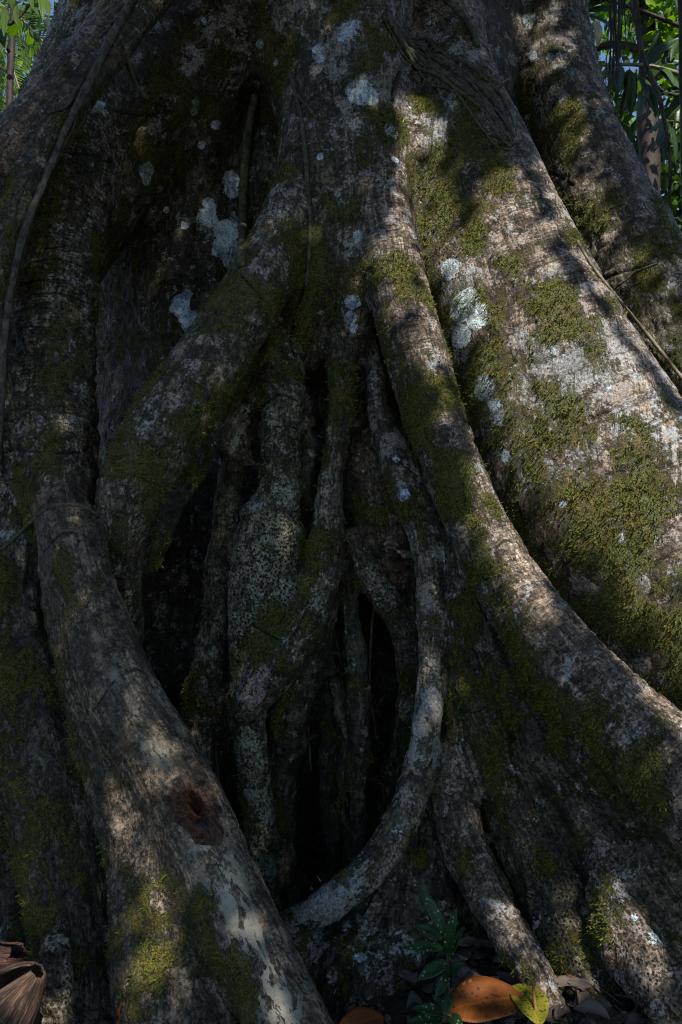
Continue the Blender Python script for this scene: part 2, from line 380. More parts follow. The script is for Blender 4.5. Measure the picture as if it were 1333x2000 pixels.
limb('root#q4', [(500, 760, 3.27, 16), (478, 812, 3.25, 22), (452, 872, 3.26, 26)], k=.010, wig=.45, green=.5, tint=GY, moss=.3, lich=.5, lump=2.)
limb('root#q4', [(455, 868, 3.27, 20), (492, 905, 3.25, 16), (520, 930, 3.22, 14)], k=.010, tint=GY, moss=.3, lich=.5, lump=2.)
limb('root#q1', [(452, 1085, 3.24, 16), (478, 1050, 3.18, 24), (500, 1010, 3.14, 30), (520, 1000, 3.12, 24)], k=.010, tint=GY, moss=.2, lich=.5, lump=2.)
limb('root#q1', [(536, 735, 3.22, 24), (560, 770, 3.2, 26), (575, 790, 3.2, 22)], k=.010, tint=GY, moss=.3, lich=.5, lump=1.5)
limb('root#q1', [(540, 1290, 3.13, 24), (500, 1340, 3.12, 34), (482, 1380, 3.14, 30)], k=.010, tint=GY, moss=.1, lich=.6, pit=.5, lump=2.)
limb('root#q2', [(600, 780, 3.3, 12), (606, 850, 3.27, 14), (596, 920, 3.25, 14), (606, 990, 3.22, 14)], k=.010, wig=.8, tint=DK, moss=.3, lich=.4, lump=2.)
limb('root#q3', [(845, 1085, 3.08, 12), (800, 1085, 3.14, 8), (768, 1070, 3.2, 6)], k=.015, wig=.16, green=.7, tint=PK, moss=.1, lich=.3, lump=1.)
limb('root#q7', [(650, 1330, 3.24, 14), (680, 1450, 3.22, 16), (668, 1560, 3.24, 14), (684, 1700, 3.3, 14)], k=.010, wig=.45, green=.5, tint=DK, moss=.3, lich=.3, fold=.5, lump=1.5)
limb('root#q4', [(398, 1345, 3.24, 24), (420, 1372, 3.25, 20), (452, 1350, 3.26, 14)], k=.010, tint=GY, moss=.1, lich=.5, lump=2.2)
limb('root#q5', [(715, 880, 3.3, 40), (745, 980, 3.28, 60), (760, 1080, 3.30, 54), (768, 1170, 3.34, 40)], k=.010, tint=RD, moss=.45, lich=.35, pit=.3, lump=1.3)
limb('root#q6', [(688, 1050, 3.22, 24), (722, 1130, 3.19, 29), (768, 1192, 3.18, 31), (800, 1262, 3.2, 30), (795, 1370, 3.3, 24), (775, 1500, 3.42, 24), (765, 1650, 3.5, 28)], k=.010, wig=.16, green=.7, tint=GY, moss=.35, lich=.4, pit=.8, lump=.9)
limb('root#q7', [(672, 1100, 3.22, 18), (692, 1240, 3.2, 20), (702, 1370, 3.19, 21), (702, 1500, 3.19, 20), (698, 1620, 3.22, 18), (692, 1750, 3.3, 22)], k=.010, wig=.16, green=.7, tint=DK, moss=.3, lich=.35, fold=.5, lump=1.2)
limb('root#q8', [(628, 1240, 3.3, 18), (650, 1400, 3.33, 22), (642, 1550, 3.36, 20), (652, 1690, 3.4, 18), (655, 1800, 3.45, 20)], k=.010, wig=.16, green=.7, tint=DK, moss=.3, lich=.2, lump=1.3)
# --- base flare and the lower right folds
limb('buttress_root#r', [(872, 1420, 3.1, 30), (855, 1560, 3.07, 58), (818, 1700, 3.03, 88), (765, 1830, 2.98, 108), (720, 1950, 2.93, 126), (700, 2080, 2.9, 150)], k=.012, tint=DK, moss=.45, lich=.38, fold=1.1, lump=1.1, label='grey lichened base flare under the hollow')
limb('buttress_root#r', [(600, 1860, 3.0, 60), (620, 1960, 2.96, 80), (640, 2080, 2.94, 90)], k=.06, tint=GY, moss=.2, lich=.5, lump=1.1)
limb('root#s', [(878, 1480, 3.0, 38), (888, 1570, 2.94, 46), (908, 1655, 2.88, 46), (945, 1740, 2.81, 42), (992, 1815, 2.74, 38), (1040, 1895, 2.67, 36), (1078, 1970, 2.62, 35), (1110, 2060, 2.55, 36)], k=.03, tint=PK, moss=.15, lich=.55, ring=.5, lump=.8, label='slim pale root running down to the fallen leaves')
limb('root#s', [(865, 1650, 3.02, 40), (885, 1750, 3.05, 54), (915, 1850, 3.1, 50)], k=.04, tint=DK, moss=.35, lich=.4, lump=1.)
limb('root#t', [(872, 1160, 3.08, 10), (882, 1280, 3.03, 13), (884, 1400, 3.0, 14), (892, 1500, 2.98, 15), (915, 1590, 2.96, 16), (945, 1670, 2.92, 17), (990, 1760, 2.86, 18)], k=.01, tint=RD, moss=.2, lich=.2, lump=.8)
limb('buttress_root#u', [(893, 1070, 3.10, 34), (905, 1210, 3.05, 44), (932, 1350, 3.01, 50), (980, 1500, 2.95, 54), (1040, 1640, 2.90, 58), (1100, 1780, 2.83, 62), (1150, 1920, 2.75, 66), (1190, 2060, 2.69, 70)], k=.03, tint=OL, moss=.45, lich=.35, pit=.5, fold=.9, lump=.7, label='folded skirt of roots at the lower right')
limb('buttress_root#u', [(905, 1040, 3.07, 34), (940, 1180, 3.02, 42), (985, 1310, 2.98, 46), (1050, 1440, 2.93, 52), (1130, 1570, 2.87, 58), (1215, 1690, 2.82, 62), (1310, 1810, 2.75, 68), (1420, 1930, 2.67, 76)], k=.03, tint=OL, moss=.5, lich=.35, pit=.3, fold=1.1, lump=.7)
limb('buttress_root#u', [(935, 1060, 3.03, 34), (990, 1200, 2.98, 42), (1060, 1330, 2.92, 50), (1150, 1450, 2.85, 60), (1250, 1560, 2.79, 70), (1360, 1670, 2.72, 80), (1480, 1790, 2.65, 90)], k=.045, tint=OL, moss=.45, lich=.4, fold=1., lump=.7)
limb('buttress_root#u', [(1010, 1620, 2.98, 50), (1080, 1720, 2.93, 60), (1160, 1800, 2.89, 66), (1240, 1870, 2.85, 70)], k=.06, tint=OL, moss=.35, lich=.4, pit=.6, fold=.5)
limb('root#v', [(1168, 1680, 2.76, 26), (1198, 1770, 2.7, 50), (1245, 1870, 2.63, 60), (1300, 1955, 2.56, 56), (1370, 2050, 2.5, 60)], k=.03, tint=PK, moss=.2, lich=.55, pit=.6, lump=1.5, label='bulging root knuckle with cream and grey lichen at lower right')
limb('root#v2', [(1250, 1690, 2.72, 26), (1310, 1790, 2.66, 34), (1370, 1880, 2.6, 40)], k=.03, tint=RD, moss=.3, lich=.25, pit=.4, lump=1.4)
# knot on the lower left root

HOLES = [world_pts([(640, 1180, 3.62, 120), (620, 1450, 3.62, 190), (610, 1750, 3.65, 220), (610, 2000, 3.65, 220)]),
         world_pts([(340, 980, 3.60, 90), (330, 1200, 3.6, 130), (340, 1450, 3.6, 130)]),
         world_pts([(735, 560, 3.5, 22), (738, 700, 3.45, 28), (748, 860, 3.4, 20)]),
         world_pts([(530, 160, 3.64, 38), (512, 240, 3.62, 66), (455, 400, 3.54, 112), (385, 560, 3.5, 124), (325, 740, 3.48, 116), (300, 860, 3.46, 86)])]


def seg_dist(P, a, b, fl):
    s = np.array([1, 1 / fl, 1], np.float32)
    A = a[:3] * s; B = b[:3] * s
    ab = B - A
    L2 = float(ab @ ab) + 1e-12
    q = P * s - A
    t = np.clip((q @ ab.astype(np.float32)) / L2, 0, 1)
    d = q - t[..., None] * ab
    return np.sqrt((d * d).sum(-1)) - (a[3] + t * (b[3] - a[3])), t


H = .0132
LO = np.array([-1.72, 2.22, -.14]); HI = np.array([1.78, 4.62, 3.78])
NX, NY, NZ = [int(v) for v in np.ceil((HI - LO) / H)]
FLD = np.full((NX, NY, NZ), 1.0, np.float32)
gx = (LO[0] + H * np.arange(NX)).astype(np.float32)
gy = (LO[1] + H * np.arange(NY)).astype(np.float32)
gz = (LO[2] + H * np.arange(NZ)).astype(np.float32)


def box_of(lo, hi):
    a = np.clip(np.floor((lo - LO) / H).astype(int), 0, [NX, NY, NZ])
    b = np.clip(np.ceil((hi - LO) / H).astype(int) + 1, 0, [NX, NY, NZ])
    return a, b


def grid_pts(a, b):
    return np.stack(np.meshgrid(gx[a[0]:b[0]], gy[a[1]:b[1]], gz[a[2]:b[2]], indexing='ij'), -1)


def tube_field(W, fl, mar):
    s = np.array([1, fl, 1])
    lo = (W[:, :3] - W[:, 3:4] * s - mar).min(0); hi = (W[:, :3] + W[:, 3:4] * s + mar).max(0)
    A, B = box_of(lo, hi)
    if (B <= A).any(): return None
    T = np.full(B - A, mar, np.float32)
    for k in range(len(W) - 1):
        p, q = W[k], W[k + 1]
        l = np.minimum(p[:3] - p[3] * s, q[:3] - q[3] * s) - mar
        h = np.maximum(p[:3] + p[3] * s, q[:3] + q[3] * s) + mar
        a, b = box_of(l, h)
        if (b <= a).any(): continue
        d, _ = seg_dist(grid_pts(a, b), p, q, fl)
        v = T[a[0] - A[0]:b[0] - A[0], a[1] - A[1]:b[1] - A[1], a[2] - A[2]:b[2] - A[2]]
        np.minimum(v, d.astype(np.float32), out=v)
    return A, B, T


def union(L):
    r = tube_field(L['W'], L['fl'], .02 + L['k'])
    if r is None: return
    A, B, T = r
    v = FLD[A[0]:B[0], A[1]:B[1], A[2]:B[2]]
    k = L['k']
    h = np.maximum(k - np.abs(v - T), 0) / k
    v[...] = np.minimum(v, T) - h * h * k * .25


for L in LIMBS:
    if L['stage'] == 0: union(L)
for Hh in HOLES:
    A, B, T = tube_field(catmull(Hh, .06), 1.0, .06)
    v = FLD[A[0]:B[0], A[1]:B[1], A[2]:B[2]]
    k = .05; T = -T
    h = np.maximum(k - np.abs(v - T), 0) / k
    v[...] = np.maximum(v, T) + h * h * k * .25
for L in LIMBS:
    if L['stage'] == 1: union(L)
FLD[:, :, -1] = 1; FLD[:, :, 0] = 1; FLD[0] = 1; FLD[-1] = 1; FLD[:, 0] = 1; FLD[:, -1] = 1
print('field', round(time.time() - T0, 1))


def surface_nets(f):
    s = f < 0
    c = np.zeros(tuple(n - 1 for n in f.shape), np.uint8)
    for dx in (0, 1):
        for dy in (0, 1):
            for dz in (0, 1):
                c += s[dx:dx + c.shape[0], dy:dy + c.shape[1], dz:dz + c.shape[2]]
    I = np.argwhere((c > 0) & (c < 8))
    n = len(I)
    idx = np.full(c.shape, -1, np.int32)
    idx[I[:, 0], I[:, 1], I[:, 2]] = np.arange(n, dtype=np.int32)
    acc = np.zeros((n, 3)); cnt = np.zeros(n)
    cor = [(a, b, d) for a in (0, 1) for b in (0, 1) for d in (0, 1)]
    val = {q: f[I[:, 0] + q[0], I[:, 1] + q[1], I[:, 2] + q[2]] for q in cor}
    for q in cor:
        for ax in range(3):
            if q[ax]: continue
            p = list(q); p[ax] = 1; p = tuple(p)
            a, b = val[q], val[p]
            m = (a < 0) != (b < 0)
            t = np.where(m, a / np.where(m, a - b, 1), 0)
            e = np.tile(np.array(q, float), (n, 1)); e[:, ax] += t
            acc[m] += e[m]; cnt[m] += 1
    V = LO + H * (I + acc / cnt[:, None])
    quads = []
    for ax in range(3):
        u, w_ = [(1, 2), (2, 0), (0, 1)][ax]
        sl0 = [slice(1, -1)] * 3; sl1 = [slice(1, -1)] * 3
        sl0[ax] = slice(0, -1); sl1[ax] = slice(1, None)
        a, b = s[tuple(sl0)], s[tuple(sl1)]
        J = np.argwhere(a != b)
        fl_ = a[J[:, 0], J[:, 1], J[:, 2]]
        off = np.array([1, 1, 1]); off[ax] = 0
        J = J + off
        cells = []
        for du, dw in ((0, 0), (-1, 0), (-1, -1), (0, -1)):
            K = J.copy(); K[:, u] += du; K[:, w_] += dw
            ok = (K[:, ax] < c.shape[ax])
            cells.append(idx[np.minimum(K[:, 0], c.shape[0] - 1), np.minimum(K[:, 1], c.shape[1] - 1), np.minimum(K[:, 2], c.shape[2] - 1)])
        Q = np.stack(cells, 1)
        Q[~fl_] = Q[~fl_][:, ::-1]
        quads.append(Q[(Q >= 0).all(1)])
    return V, np.vstack(quads)


V, Q = surface_nets(FLD)
del FLD
# drop what nobody can see: the far half of the trunk stays, what is under the ground goes
keep = (V[:, 2] > -.09) & (V[:, 1] < 4.58) & (V[:, 2] < 3.75) & (np.abs(V[:, 0]) < 1.70)
Q = Q[keep[Q].all(1)]
# light smoothing
for _ in range(2):
    E = np.vstack([Q[:, [0, 1]], Q[:, [1, 2]], Q[:, [2, 3]], Q[:, [3, 0]]])
    acc = np.zeros_like(V); cnt = np.zeros(len(V))
    for j in range(3):
        acc[:, j] = np.bincount(E[:, 0], V[E[:, 1], j], len(V)) + np.bincount(E[:, 1], V[E[:, 0], j], len(V))
    cnt = np.bincount(E[:, 0], minlength=len(V)) + np.bincount(E[:, 1], minlength=len(V))
    g = cnt > 0
    V[g] = V[g] * .5 + acc[g] / cnt[g, None] * .5


def quad_mesh(name, V, Q):
    me = bpy.data.meshes.new(name)
    me.vertices.add(len(V)); me.vertices.foreach_set('co', np.asarray(V, np.float32).ravel())
    k = Q.shape[1]
    me.loops.add(Q.size); me.loops.foreach_set('vertex_index', Q.ravel().astype(np.int32))
    me.polygons.add(len(Q)); me.polygons.foreach_set('loop_start', np.arange(0, Q.size, k, dtype=np.int32))
    me.update(calc_edges=True)
    return me


def compact(V, Q):
    u, inv = np.unique(Q, return_inverse=True)
    return u, inv.reshape(Q.shape)


u, Q = compact(V, Q); V = V[u]
print('coarse', len(V), len(Q), round(time.time() - T0, 1))
# one round of subdivision; the coarse verts in front only (the back of the trunk stays coarse)
me = quad_mesh('tmp', V, Q)
ob = bpy.data.objects.new('tmp', me); COL.objects.link(ob)
md = ob.modifiers.new('s', 'SUBSURF'); md.levels = 1; md.render_levels = 1
dg = bpy.context.evaluated_depsgraph_get()
ev = ob.evaluated_get(dg).to_mesh()
V = np.empty(len(ev.vertices) * 3, np.float32); ev.vertices.foreach_get('co', V); V = V.reshape(-1, 3).astype(float)
NR = np.empty(len(ev.vertices) * 3, np.float32); ev.vertex_normals.foreach_get('vector', NR); NR = NR.reshape(-1, 3).astype(float)
Q = np.empty(len(ev.loops), np.int32); ev.loops.foreach_get('vertex_index', Q); Q = Q.reshape(-1, 4)
bpy.data.objects.remove(ob); bpy.data.meshes.remove(me)
print('fine', len(V), round(time.time() - T0, 1))

print('limbs...', round(time.time() - T0, 1))
# nearest limb, position along it, blended looks
nV = len(V)
best = np.full(nV, 9.0); second = np.full(nV, 9.0)
who = np.zeros(nV, int); S = np.zeros(nV); ANG = np.zeros(nV)
Ds = []
for li, L in enumerate(LIMBS):
    W = L['W']; s = np.array([1, L['fl'], 1]); mar = .10
    lo = (W[:, :3] - W[:, 3:4] * s).min(0) - mar; hi = (W[:, :3] + W[:, 3:4] * s).max(0) + mar
    ids = np.nonzero(((V > lo) & (V < hi)).all(1))[0]
    P = V[ids]; d = np.full(len(ids), 9.0); sa = np.zeros(len(ids)); cen = np.zeros((len(ids), 3))
    cum = np.r_[0, np.cumsum(np.linalg.norm(np.diff(W[:, :3], axis=0), axis=1))]
    for k in range(len(W) - 1):
        l = np.minimum(W[k, :3] - W[k, 3] * s, W[k + 1, :3] - W[k + 1, 3] * s) - mar
        h = np.maximum(W[k, :3] + W[k, 3] * s, W[k + 1, :3] + W[k + 1, 3] * s) + mar
        m = np.nonzero(((P > l) & (P < h)).all(1))[0]
        if not len(m): continue
        dd, t = seg_dist(P[m], W[k], W[k + 1], L['fl'])
        bt = dd < d[m]
        mm = m[bt]; tt = t[bt]
        d[mm] = dd[bt]; sa[mm] = cum[k] + tt * (cum[k + 1] - cum[k])
        cen[mm] = W[k, :3] + tt[:, None] * (W[k + 1, :3] - W[k, :3])
    if L['stage'] == 0: d = d + .02
    up = d < best[ids]
    j = ids[up]
    best[j] = d[up]; who[j] = li; S[j] = sa[up] + li * 3.7
    rel = P[up] - cen[up]
    ang = np.arctan2(rel[:, 0], -rel[:, 1])
    ANG[j] = ang * max(.05, float(W[:, 3].mean()))
    Ds.append((ids, d))
KEYS = ['moss', 'lich', 'pit', 'ring', 'vein', 'lump', 'fold', 'red', 'green']
wsum = np.zeros(nV); LOOK = np.zeros((nV, len(KEYS) + 3))
for li, (ids, d) in enumerate(Ds):
    L = LIMBS[li]
    wgt = np.exp(-np.clip(d - best[ids], 0, 1) / .012)
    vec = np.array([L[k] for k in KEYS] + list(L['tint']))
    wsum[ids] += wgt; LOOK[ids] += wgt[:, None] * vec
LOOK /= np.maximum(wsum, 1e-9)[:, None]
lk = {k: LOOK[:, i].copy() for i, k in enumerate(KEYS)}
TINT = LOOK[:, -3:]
REST = V.copy()
print('looks', round(time.time() - T0, 1))

# real relief: lumps, folds along the limb, growth rings across it
a = lk['lump']
FLOW = np.stack([S, ANG, np.zeros(nV)], 1)
D = a * (.012 * fbm(V, 7, 3, 1) + .0075 * fbm(V, 22, 3, 5) + .0042 * fbm(V, 60, 2, 9))
D += lk['fold'] * .016 * (1 - 2 * np.abs(noise(FLOW * [2.2, 17, 1] + fbm(V, 5, 2, 3)[:, None] * .8, 1, 21)))
rg = noise(FLOW * [26, 2.2, 1] + fbm(V, 6, 2, 8)[:, None] * 1.2, 1, 33)
D -= lk['ring'] * .009 * np.clip(1 - np.abs(rg) * 5, 0, 1)
rg = noise(FLOW * [60, 5, 1] + fbm(V, 9, 2, 8)[:, None] * 1.0, 1, 35)
D -= lk['ring'] * .0035 * np.clip(1 - np.abs(rg) * 4, 0, 1)
# pores
D -= lk['pit'] * .004 * np.clip(noise(V, 75, 41), 0, 1)
V = V + NR * D[:, None]

print('relief', round(time.time() - T0, 1))
# surface look-up from photo pixels to real points on the bark
BT = BVHTree.FromPolygons([tuple(p) for p in V[:, :].tolist()], Q.tolist())
print('bvh', round(time.time() - T0, 1))


def hit(px, py):
    o = Vector((0, 0, CAMZ)); d = ray(px, py).normalized()
    r = BT.ray_cast(o, d)
    return (r[0], r[1]) if r[0] is not None else (None, None)


# moss, lichen and scars found on the bark: px, py, radius px, amount
MOSS_SPOTS = [(130, 640, 80, .35), (90, 750, 70, .3), (320, 210, 80, .3), (400, 500, 60, .1), (620, 470, 60, .4), (650, 900, 30, .6),
              (640, 1060, 34, .9), (545, 560, 50, .4), (420, 760, 80, .35), (350, 850, 80, .35), (790, 590, 50, .7), (810, 660, 50, .6), (845, 740, 55, .7), (865, 820, 50, .6), (880, 900, 45, .6), (905, 980, 40, .5), (935, 1060, 40, .5),
              (760, 530, 30, .5), (880, 330, 80, .35), (960, 420, 80, .35), (1040, 560, 100, .36), (1080, 700, 130, .34), (1170, 830, 130, .34), (1200, 950, 140, .34), (1290, 1080, 140, .3), (1050, 900, 100, .3), (1150, 1100, 120, .25), (1250, 1250, 120, .4),
              (1120, 420, 60, .45), (1160, 560, 70, .6), (1230, 640, 70, .6), (1100, 250, 60, .4), (960, 1130, 60, .6), (1010, 1250, 50, .5), (1060, 1370, 70, .4), (1300, 700, 50, .5), (920, 1180, 40, .5), (1130, 1500, 90, .3),
              (100, 1700, 100, .25), (60, 1400, 80, .2), (210, 1660, 40, .4), (310, 1720, 40, .45), (300, 1500, 40, .3), (760, 1000, 60, .4), (690, 330, 50, .4), (560, 340, 40, .4), (860, 40, 40, .4), (700, 160, 40, .3)]
VEIN_SPOTS = [(145, 1060, 18, .5), (158, 1110, 18, .5), (172, 1170, 18, .5), (195, 1240, 18, .5), (225, 1320, 20, .5), (265, 1400, 22, .5), (310, 1475, 24, .6),
              (405, 1650, 34, .8), (430, 1700, 36, .9), (455, 1760, 36, .9), (485, 1830, 38, .9), (515, 1900, 40, .9), (550, 1970, 42, .9)]
CRACKS = [([(85, 1080), (120, 1042), (165, 1045), (185, 1064)], 3, .006), ([(183, 1388), (222, 1332), (262, 1307), (284, 1312)], 3, .006),
          ([(0, 882), (60, 881), (120, 885), (182, 879)], 2.5, .005), ([(34, 556), (90, 545), (130, 548)], 4, .008), ([(60, 574), (120, 573), (185, 597)], 4, .008),
          ([(128, 297), (170, 300), (218, 318)], 4, .008), ([(92, 388), (150, 388), (175, 395)], 3, .006), ([(78, 484), (140, 480)], 5, .01), ([(60, 510), (110, 505), (165, 520)], 3, .006),
          ([(1050, 340), (1085, 340), (1118, 360)], 4, .008), ([(1180, 545), (1220, 530), (1280, 515)], 4, .008), ([(972, 1068), (985, 1056), (1000, 1056)], 3, .005),
          ([(890, 1385), (930, 1392), (968, 1362)], 3, .006), ([(468, 533), (500, 568), (530, 600)], 3, .006), ([(604, 470), (598, 540), (576, 610), (570, 660), (578, 695)], 5, .014),
          ([(724, 512), (760, 508), (796, 520)], 3, .006), ([(505, 800), (545, 770), (596, 790)], 3.5, .008), ([(512, 840), (560, 832), (600, 846)], 3, .006), ([(238, 221), (290, 225), (332, 218)], 3, .005),
          ([(480, 1215), (560, 1250), (600, 1190)], 3, .006)]
DENTS = [(381, 1578, 21, -.10), (100, 1870, 9, -.03), (112, 1915, 8, -.03), (104, 1945, 7, -.02), (536, 740, 9, -.02), (500, 1035, 16, -.02)]
LICH_SPOTS = [(420, 60, 70, .15), (380, 150, 60, .1), (560, 60, 60, .15), (640, 120, 50, .3), (700, 240, 50, .2), (1060, 80, 60, .25), (1100, 200, 50, .2), (840, 300, 70, .25), (900, 560, 60, .3), (960, 800, 80, .35), (1050, 780, 70, .2), (1150, 700, 80, .3), (1000, 940, 60, .2), (230, 900, 40, .3), (420, 660, 30, .3), (690, 480, 30, .4), (860, 230, 40, .4), (850, 420, 50, .45), (1000, 560, 50, -.2), (1110, 600, 40, .3), (1200, 720, 50, .3), (1290, 850, 50, .2), (690, 60, 60, .3), (480, 110, 50, .1),
              (840, 1200, 40, .5), (840, 1400, 40, .45), (640, 1770, 60, .4), (700, 1850, 90, .35), (500, 1320, 50, .4), (510, 1200, 60, .2), (510, 1600, 40, .3), (540, 1080, 40, .3),
              (880, 120, 50, -.1), (1080, 100, 60, .2), (260, 1330, 40, .0), (20, 930, 40, .3), (500, 540, 40, .3)]
PIT_SPOTS = [(530, 1100, 90, 1.), (500, 1260, 60, .8), (760, 1180, 60, .8), (1110, 1830, 80, 1.), (1060, 1760, 60, .6), (1260, 1900, 60, .6), (1090, 1900, 50, .8), (860, 500, 60, .8), (850, 400, 60, .6)]
RED_SPOTS = [(430, 1560, 22, .35), (425, 1600, 22, .35), (400, 1520, 20, .3)]
# plate lichens: px, py, radius px, amount, blueness
PLATES = [(452, 352, 17, 1, .4), (452, 372, 14, .9, .4), (442, 452, 24, 1, .1), (440, 485, 24, 1, .1), (448, 505, 16, .9, .1), (405, 425, 22, .85, .3), (408, 400, 16, .8, .3),
          (288, 335, 16, 1, .2), (286, 350, 13, .8, .2), (312, 370, 14, .6, 0), (355, 590, 16, 1, .9), (366, 620, 16, 1, .9), (345, 602, 14, .9, .9), (365, 640, 12, .8, .9), (368, 575, 12, .8, .9),
          (705, 180, 26, 1, .1), (690, 172, 20, .8, .1), (725, 190, 18, .9, .1), (765, 255, 15, .95, .1), (800, 210, 14, .6, .1), (773, 312, 8, .8, .1),
          (678, 60, 28, .75, .3), (690, 50, 22, .7, .3), (620, 95, 14, .8, .5), (625, 115, 14, .7, .5), (382, 200, 10, .8, .5), (380, 218, 9, .8, .5), (421, 243, 11, .8, .3), (393, 283, 9, .8, .1),
          (508, 86, 10, .8, .1), (540, 120, 16, .6, .6), (470, 190, 18, .5, .3), (397, 38, 14, .6, .3), (190, 205, 30, .6, 0), (185, 215, 24, .5, 0), (205, 218, 18, .6, 0),
          (880, 525, 22, .9, 0), (905, 600, 30, 1, 0), (930, 620, 24, 1, 0), (900, 655, 24, .95, 0), (915, 580, 22, .8, 0), (943, 758, 23, 1, 0), (965, 790, 22, .6, .3), (975, 820, 20, .6, .3), (988, 890, 16, .7, .4), (955, 855, 18, .5, .5),
          (690, 590, 15, .9, .7), (685, 620, 14, .85, .7), (692, 640, 11, .7, .7), (625, 305, 8, .9, .2), (325, 410, 8, .8, .1), (360, 440, 9, .8, .2), (265, 475, 14, .5, 0),
          (788, 966, 13, .9, .5), (775, 893, 14, .6, .4), (1033, 38, 14, .9, 0), (1035, 48, 10, .8, 0), (1042, 110, 9, .9, 0), (1075, 110, 8, .9, 0), (1032, 228, 7, .8, .3), (1092, 264, 4, .9, 0), (838, 45, 5, .9, 0),
          (1080, 685, 12, .7, .5), (1035, 740, 10, .5, .6), (1045, 815, 18, .5, 0), (1190, 760, 14, .6, .4), (1100, 985, 10, .7, .4), (1210, 1050, 16, .5, 0),
          (1275, 1830, 24, .6, 0), (1240, 1790, 14, .6, 0), (1210, 1760, 14, .5, .3), (830, 1290, 14, .5, .7), (836, 1180, 14, .5, .7), (710, 1790, 24, .55, .6), (680, 1810, 20, .5, .6), (705, 1870, 24, .55, .6), (672, 1800, 20, .5, .6), (780, 1620, 20, .5, .4),
          (300, 1390, 12, .3, .2), (95, 680, 14, .5, .2), (75, 840, 10, .5, .3), (700, 460, 20, .6, .5), (480, 1320, 22, .5, .6), (510, 1350, 14, .5, .5), (500, 1690, 12, .5, .8)]

MOSS = lk['moss'].copy(); LICH = lk['lich'].copy(); PIT = lk['pit'].copy(); RED = lk['red'].copy()
SPOT = np.zeros(nV); SBLU = np.zeros(nV)


def spread(px, py, r, arr, amt, add=True, pw=2.0):
    p, n = hit(px, py)
    if p is None: return
    dep = p.y
    rr = r * dep / F
    q = np.array(p)
    m = np.nonzero((np.abs(V[:, 2] - q[2]) < rr * 2.2) & (np.abs(V[:, 0] - q[0]) < rr * 2.2))[0]
    d2 = ((V[m] - q) ** 2).sum(1)
    g = np.exp(-(d2 / (rr * rr)) ** (pw / 2) * .9)
    if add: arr[m] += amt * g
    else: arr[m] = np.maximum(arr[m], amt * g)
    return m


for (px, py, r, a) in MOSS_SPOTS: spread(px, py, r, MOSS, a)
for (px, py, r, a) in LICH_SPOTS: spread(px, py, r, LICH, a)
for (px, py, r, a) in PIT_SPOTS: spread(px, py, r, PIT, a)
VEIN = lk['vein'].copy(); CRACK = np.zeros(nV)
for (px, py, r, a) in VEIN_SPOTS: spread(px, py, r, VEIN, a)
for (px, py, r, a) in RED_SPOTS: spread(px, py, r, RED, a)
for (px, py, r, a, bl) in PLATES:
    m = spread(px, py, r * 1.3, SPOT, a, False, 2.0)
    if m is not None: SBLU[m] = bl
DV = np.zeros(nV)
for (line, wpx, dep) in CRACKS:
    C = catmull([(a_, b_, 0) for a_, b_ in line], 2.0)
    m_ = []
    for cx, cy, _ in C:
        p, n_ = hit(cx, cy)
        if p is not None: m_.append((p.x, p.y, p.z))
    m_ = np.array(m_); rr = wpx * m_[:, 1].mean() / F
    near = np.nonzero(((V > m_.min(0) - .03) & (V < m_.max(0) + .03)).all(1))[0]
    d2 = np.full(len(near), 9.)
    for p in m_: d2 = np.minimum(d2, ((V[near] - p) ** 2).sum(1))
    g = np.exp(-d2 / (rr * (.75 + .55 * noise(V[near], 45, 3))) ** 2)
    CRACK[near] = np.maximum(CRACK[near], g * 1.1); DV[near] -= dep * g
for (px, py, r, a) in DENTS: spread(px, py, r, DV, a)
V = V + NR * DV[:, None]
# large moss patches: the field both the bark shader and the tufts follow
# less moss where the surface faces up, out and to the right
MOSS = MOSS * .40 - .275 + .74 * fbm(REST, 9, 5, 77) + .15 * fbm(FLOW * [3, 20, 1], 1, 4, 5) - .13 * np.clip(NR @ np.array([.62, -.45, .64]), -.3, 1)
# split the one skin into the tree's parts; shared vertex normals keep the joins smooth
fn = np.cross(V[Q[:, 2]] - V[Q[:, 0]], V[Q[:, 3]] - V[Q[:, 1]])
VN = np.zeros_like(V)
for j in range(4):
    for c_ in range(3): VN[:, c_] += np.bincount(Q[:, j], fn[:, c_], nV)
print('spots', round(time.time() - T0, 1))
VN /= np.maximum(np.linalg.norm(VN, axis=1), 1e-12)[:, None]
BARK = bark_material()
ROOTLETS = []
fig = empty('fig_tree', (0.1, 4.4, 0))
tag(fig, 'huge strangler fig whose mossy grey roots fuse into a hollow lattice trunk', 'tree')
parts = []
for L in LIMBS:
    if L['part'] not in parts: parts.append(L['part'])
pid = np.array([parts.index(L['part']) for L in LIMBS])
fp = pid[who[Q]]
# majority of the four corners
fpart = np.where((fp[:, 1] == fp[:, 2]) & (fp[:, 1] != fp[:, 0]), fp[:, 1], fp[:, 0])
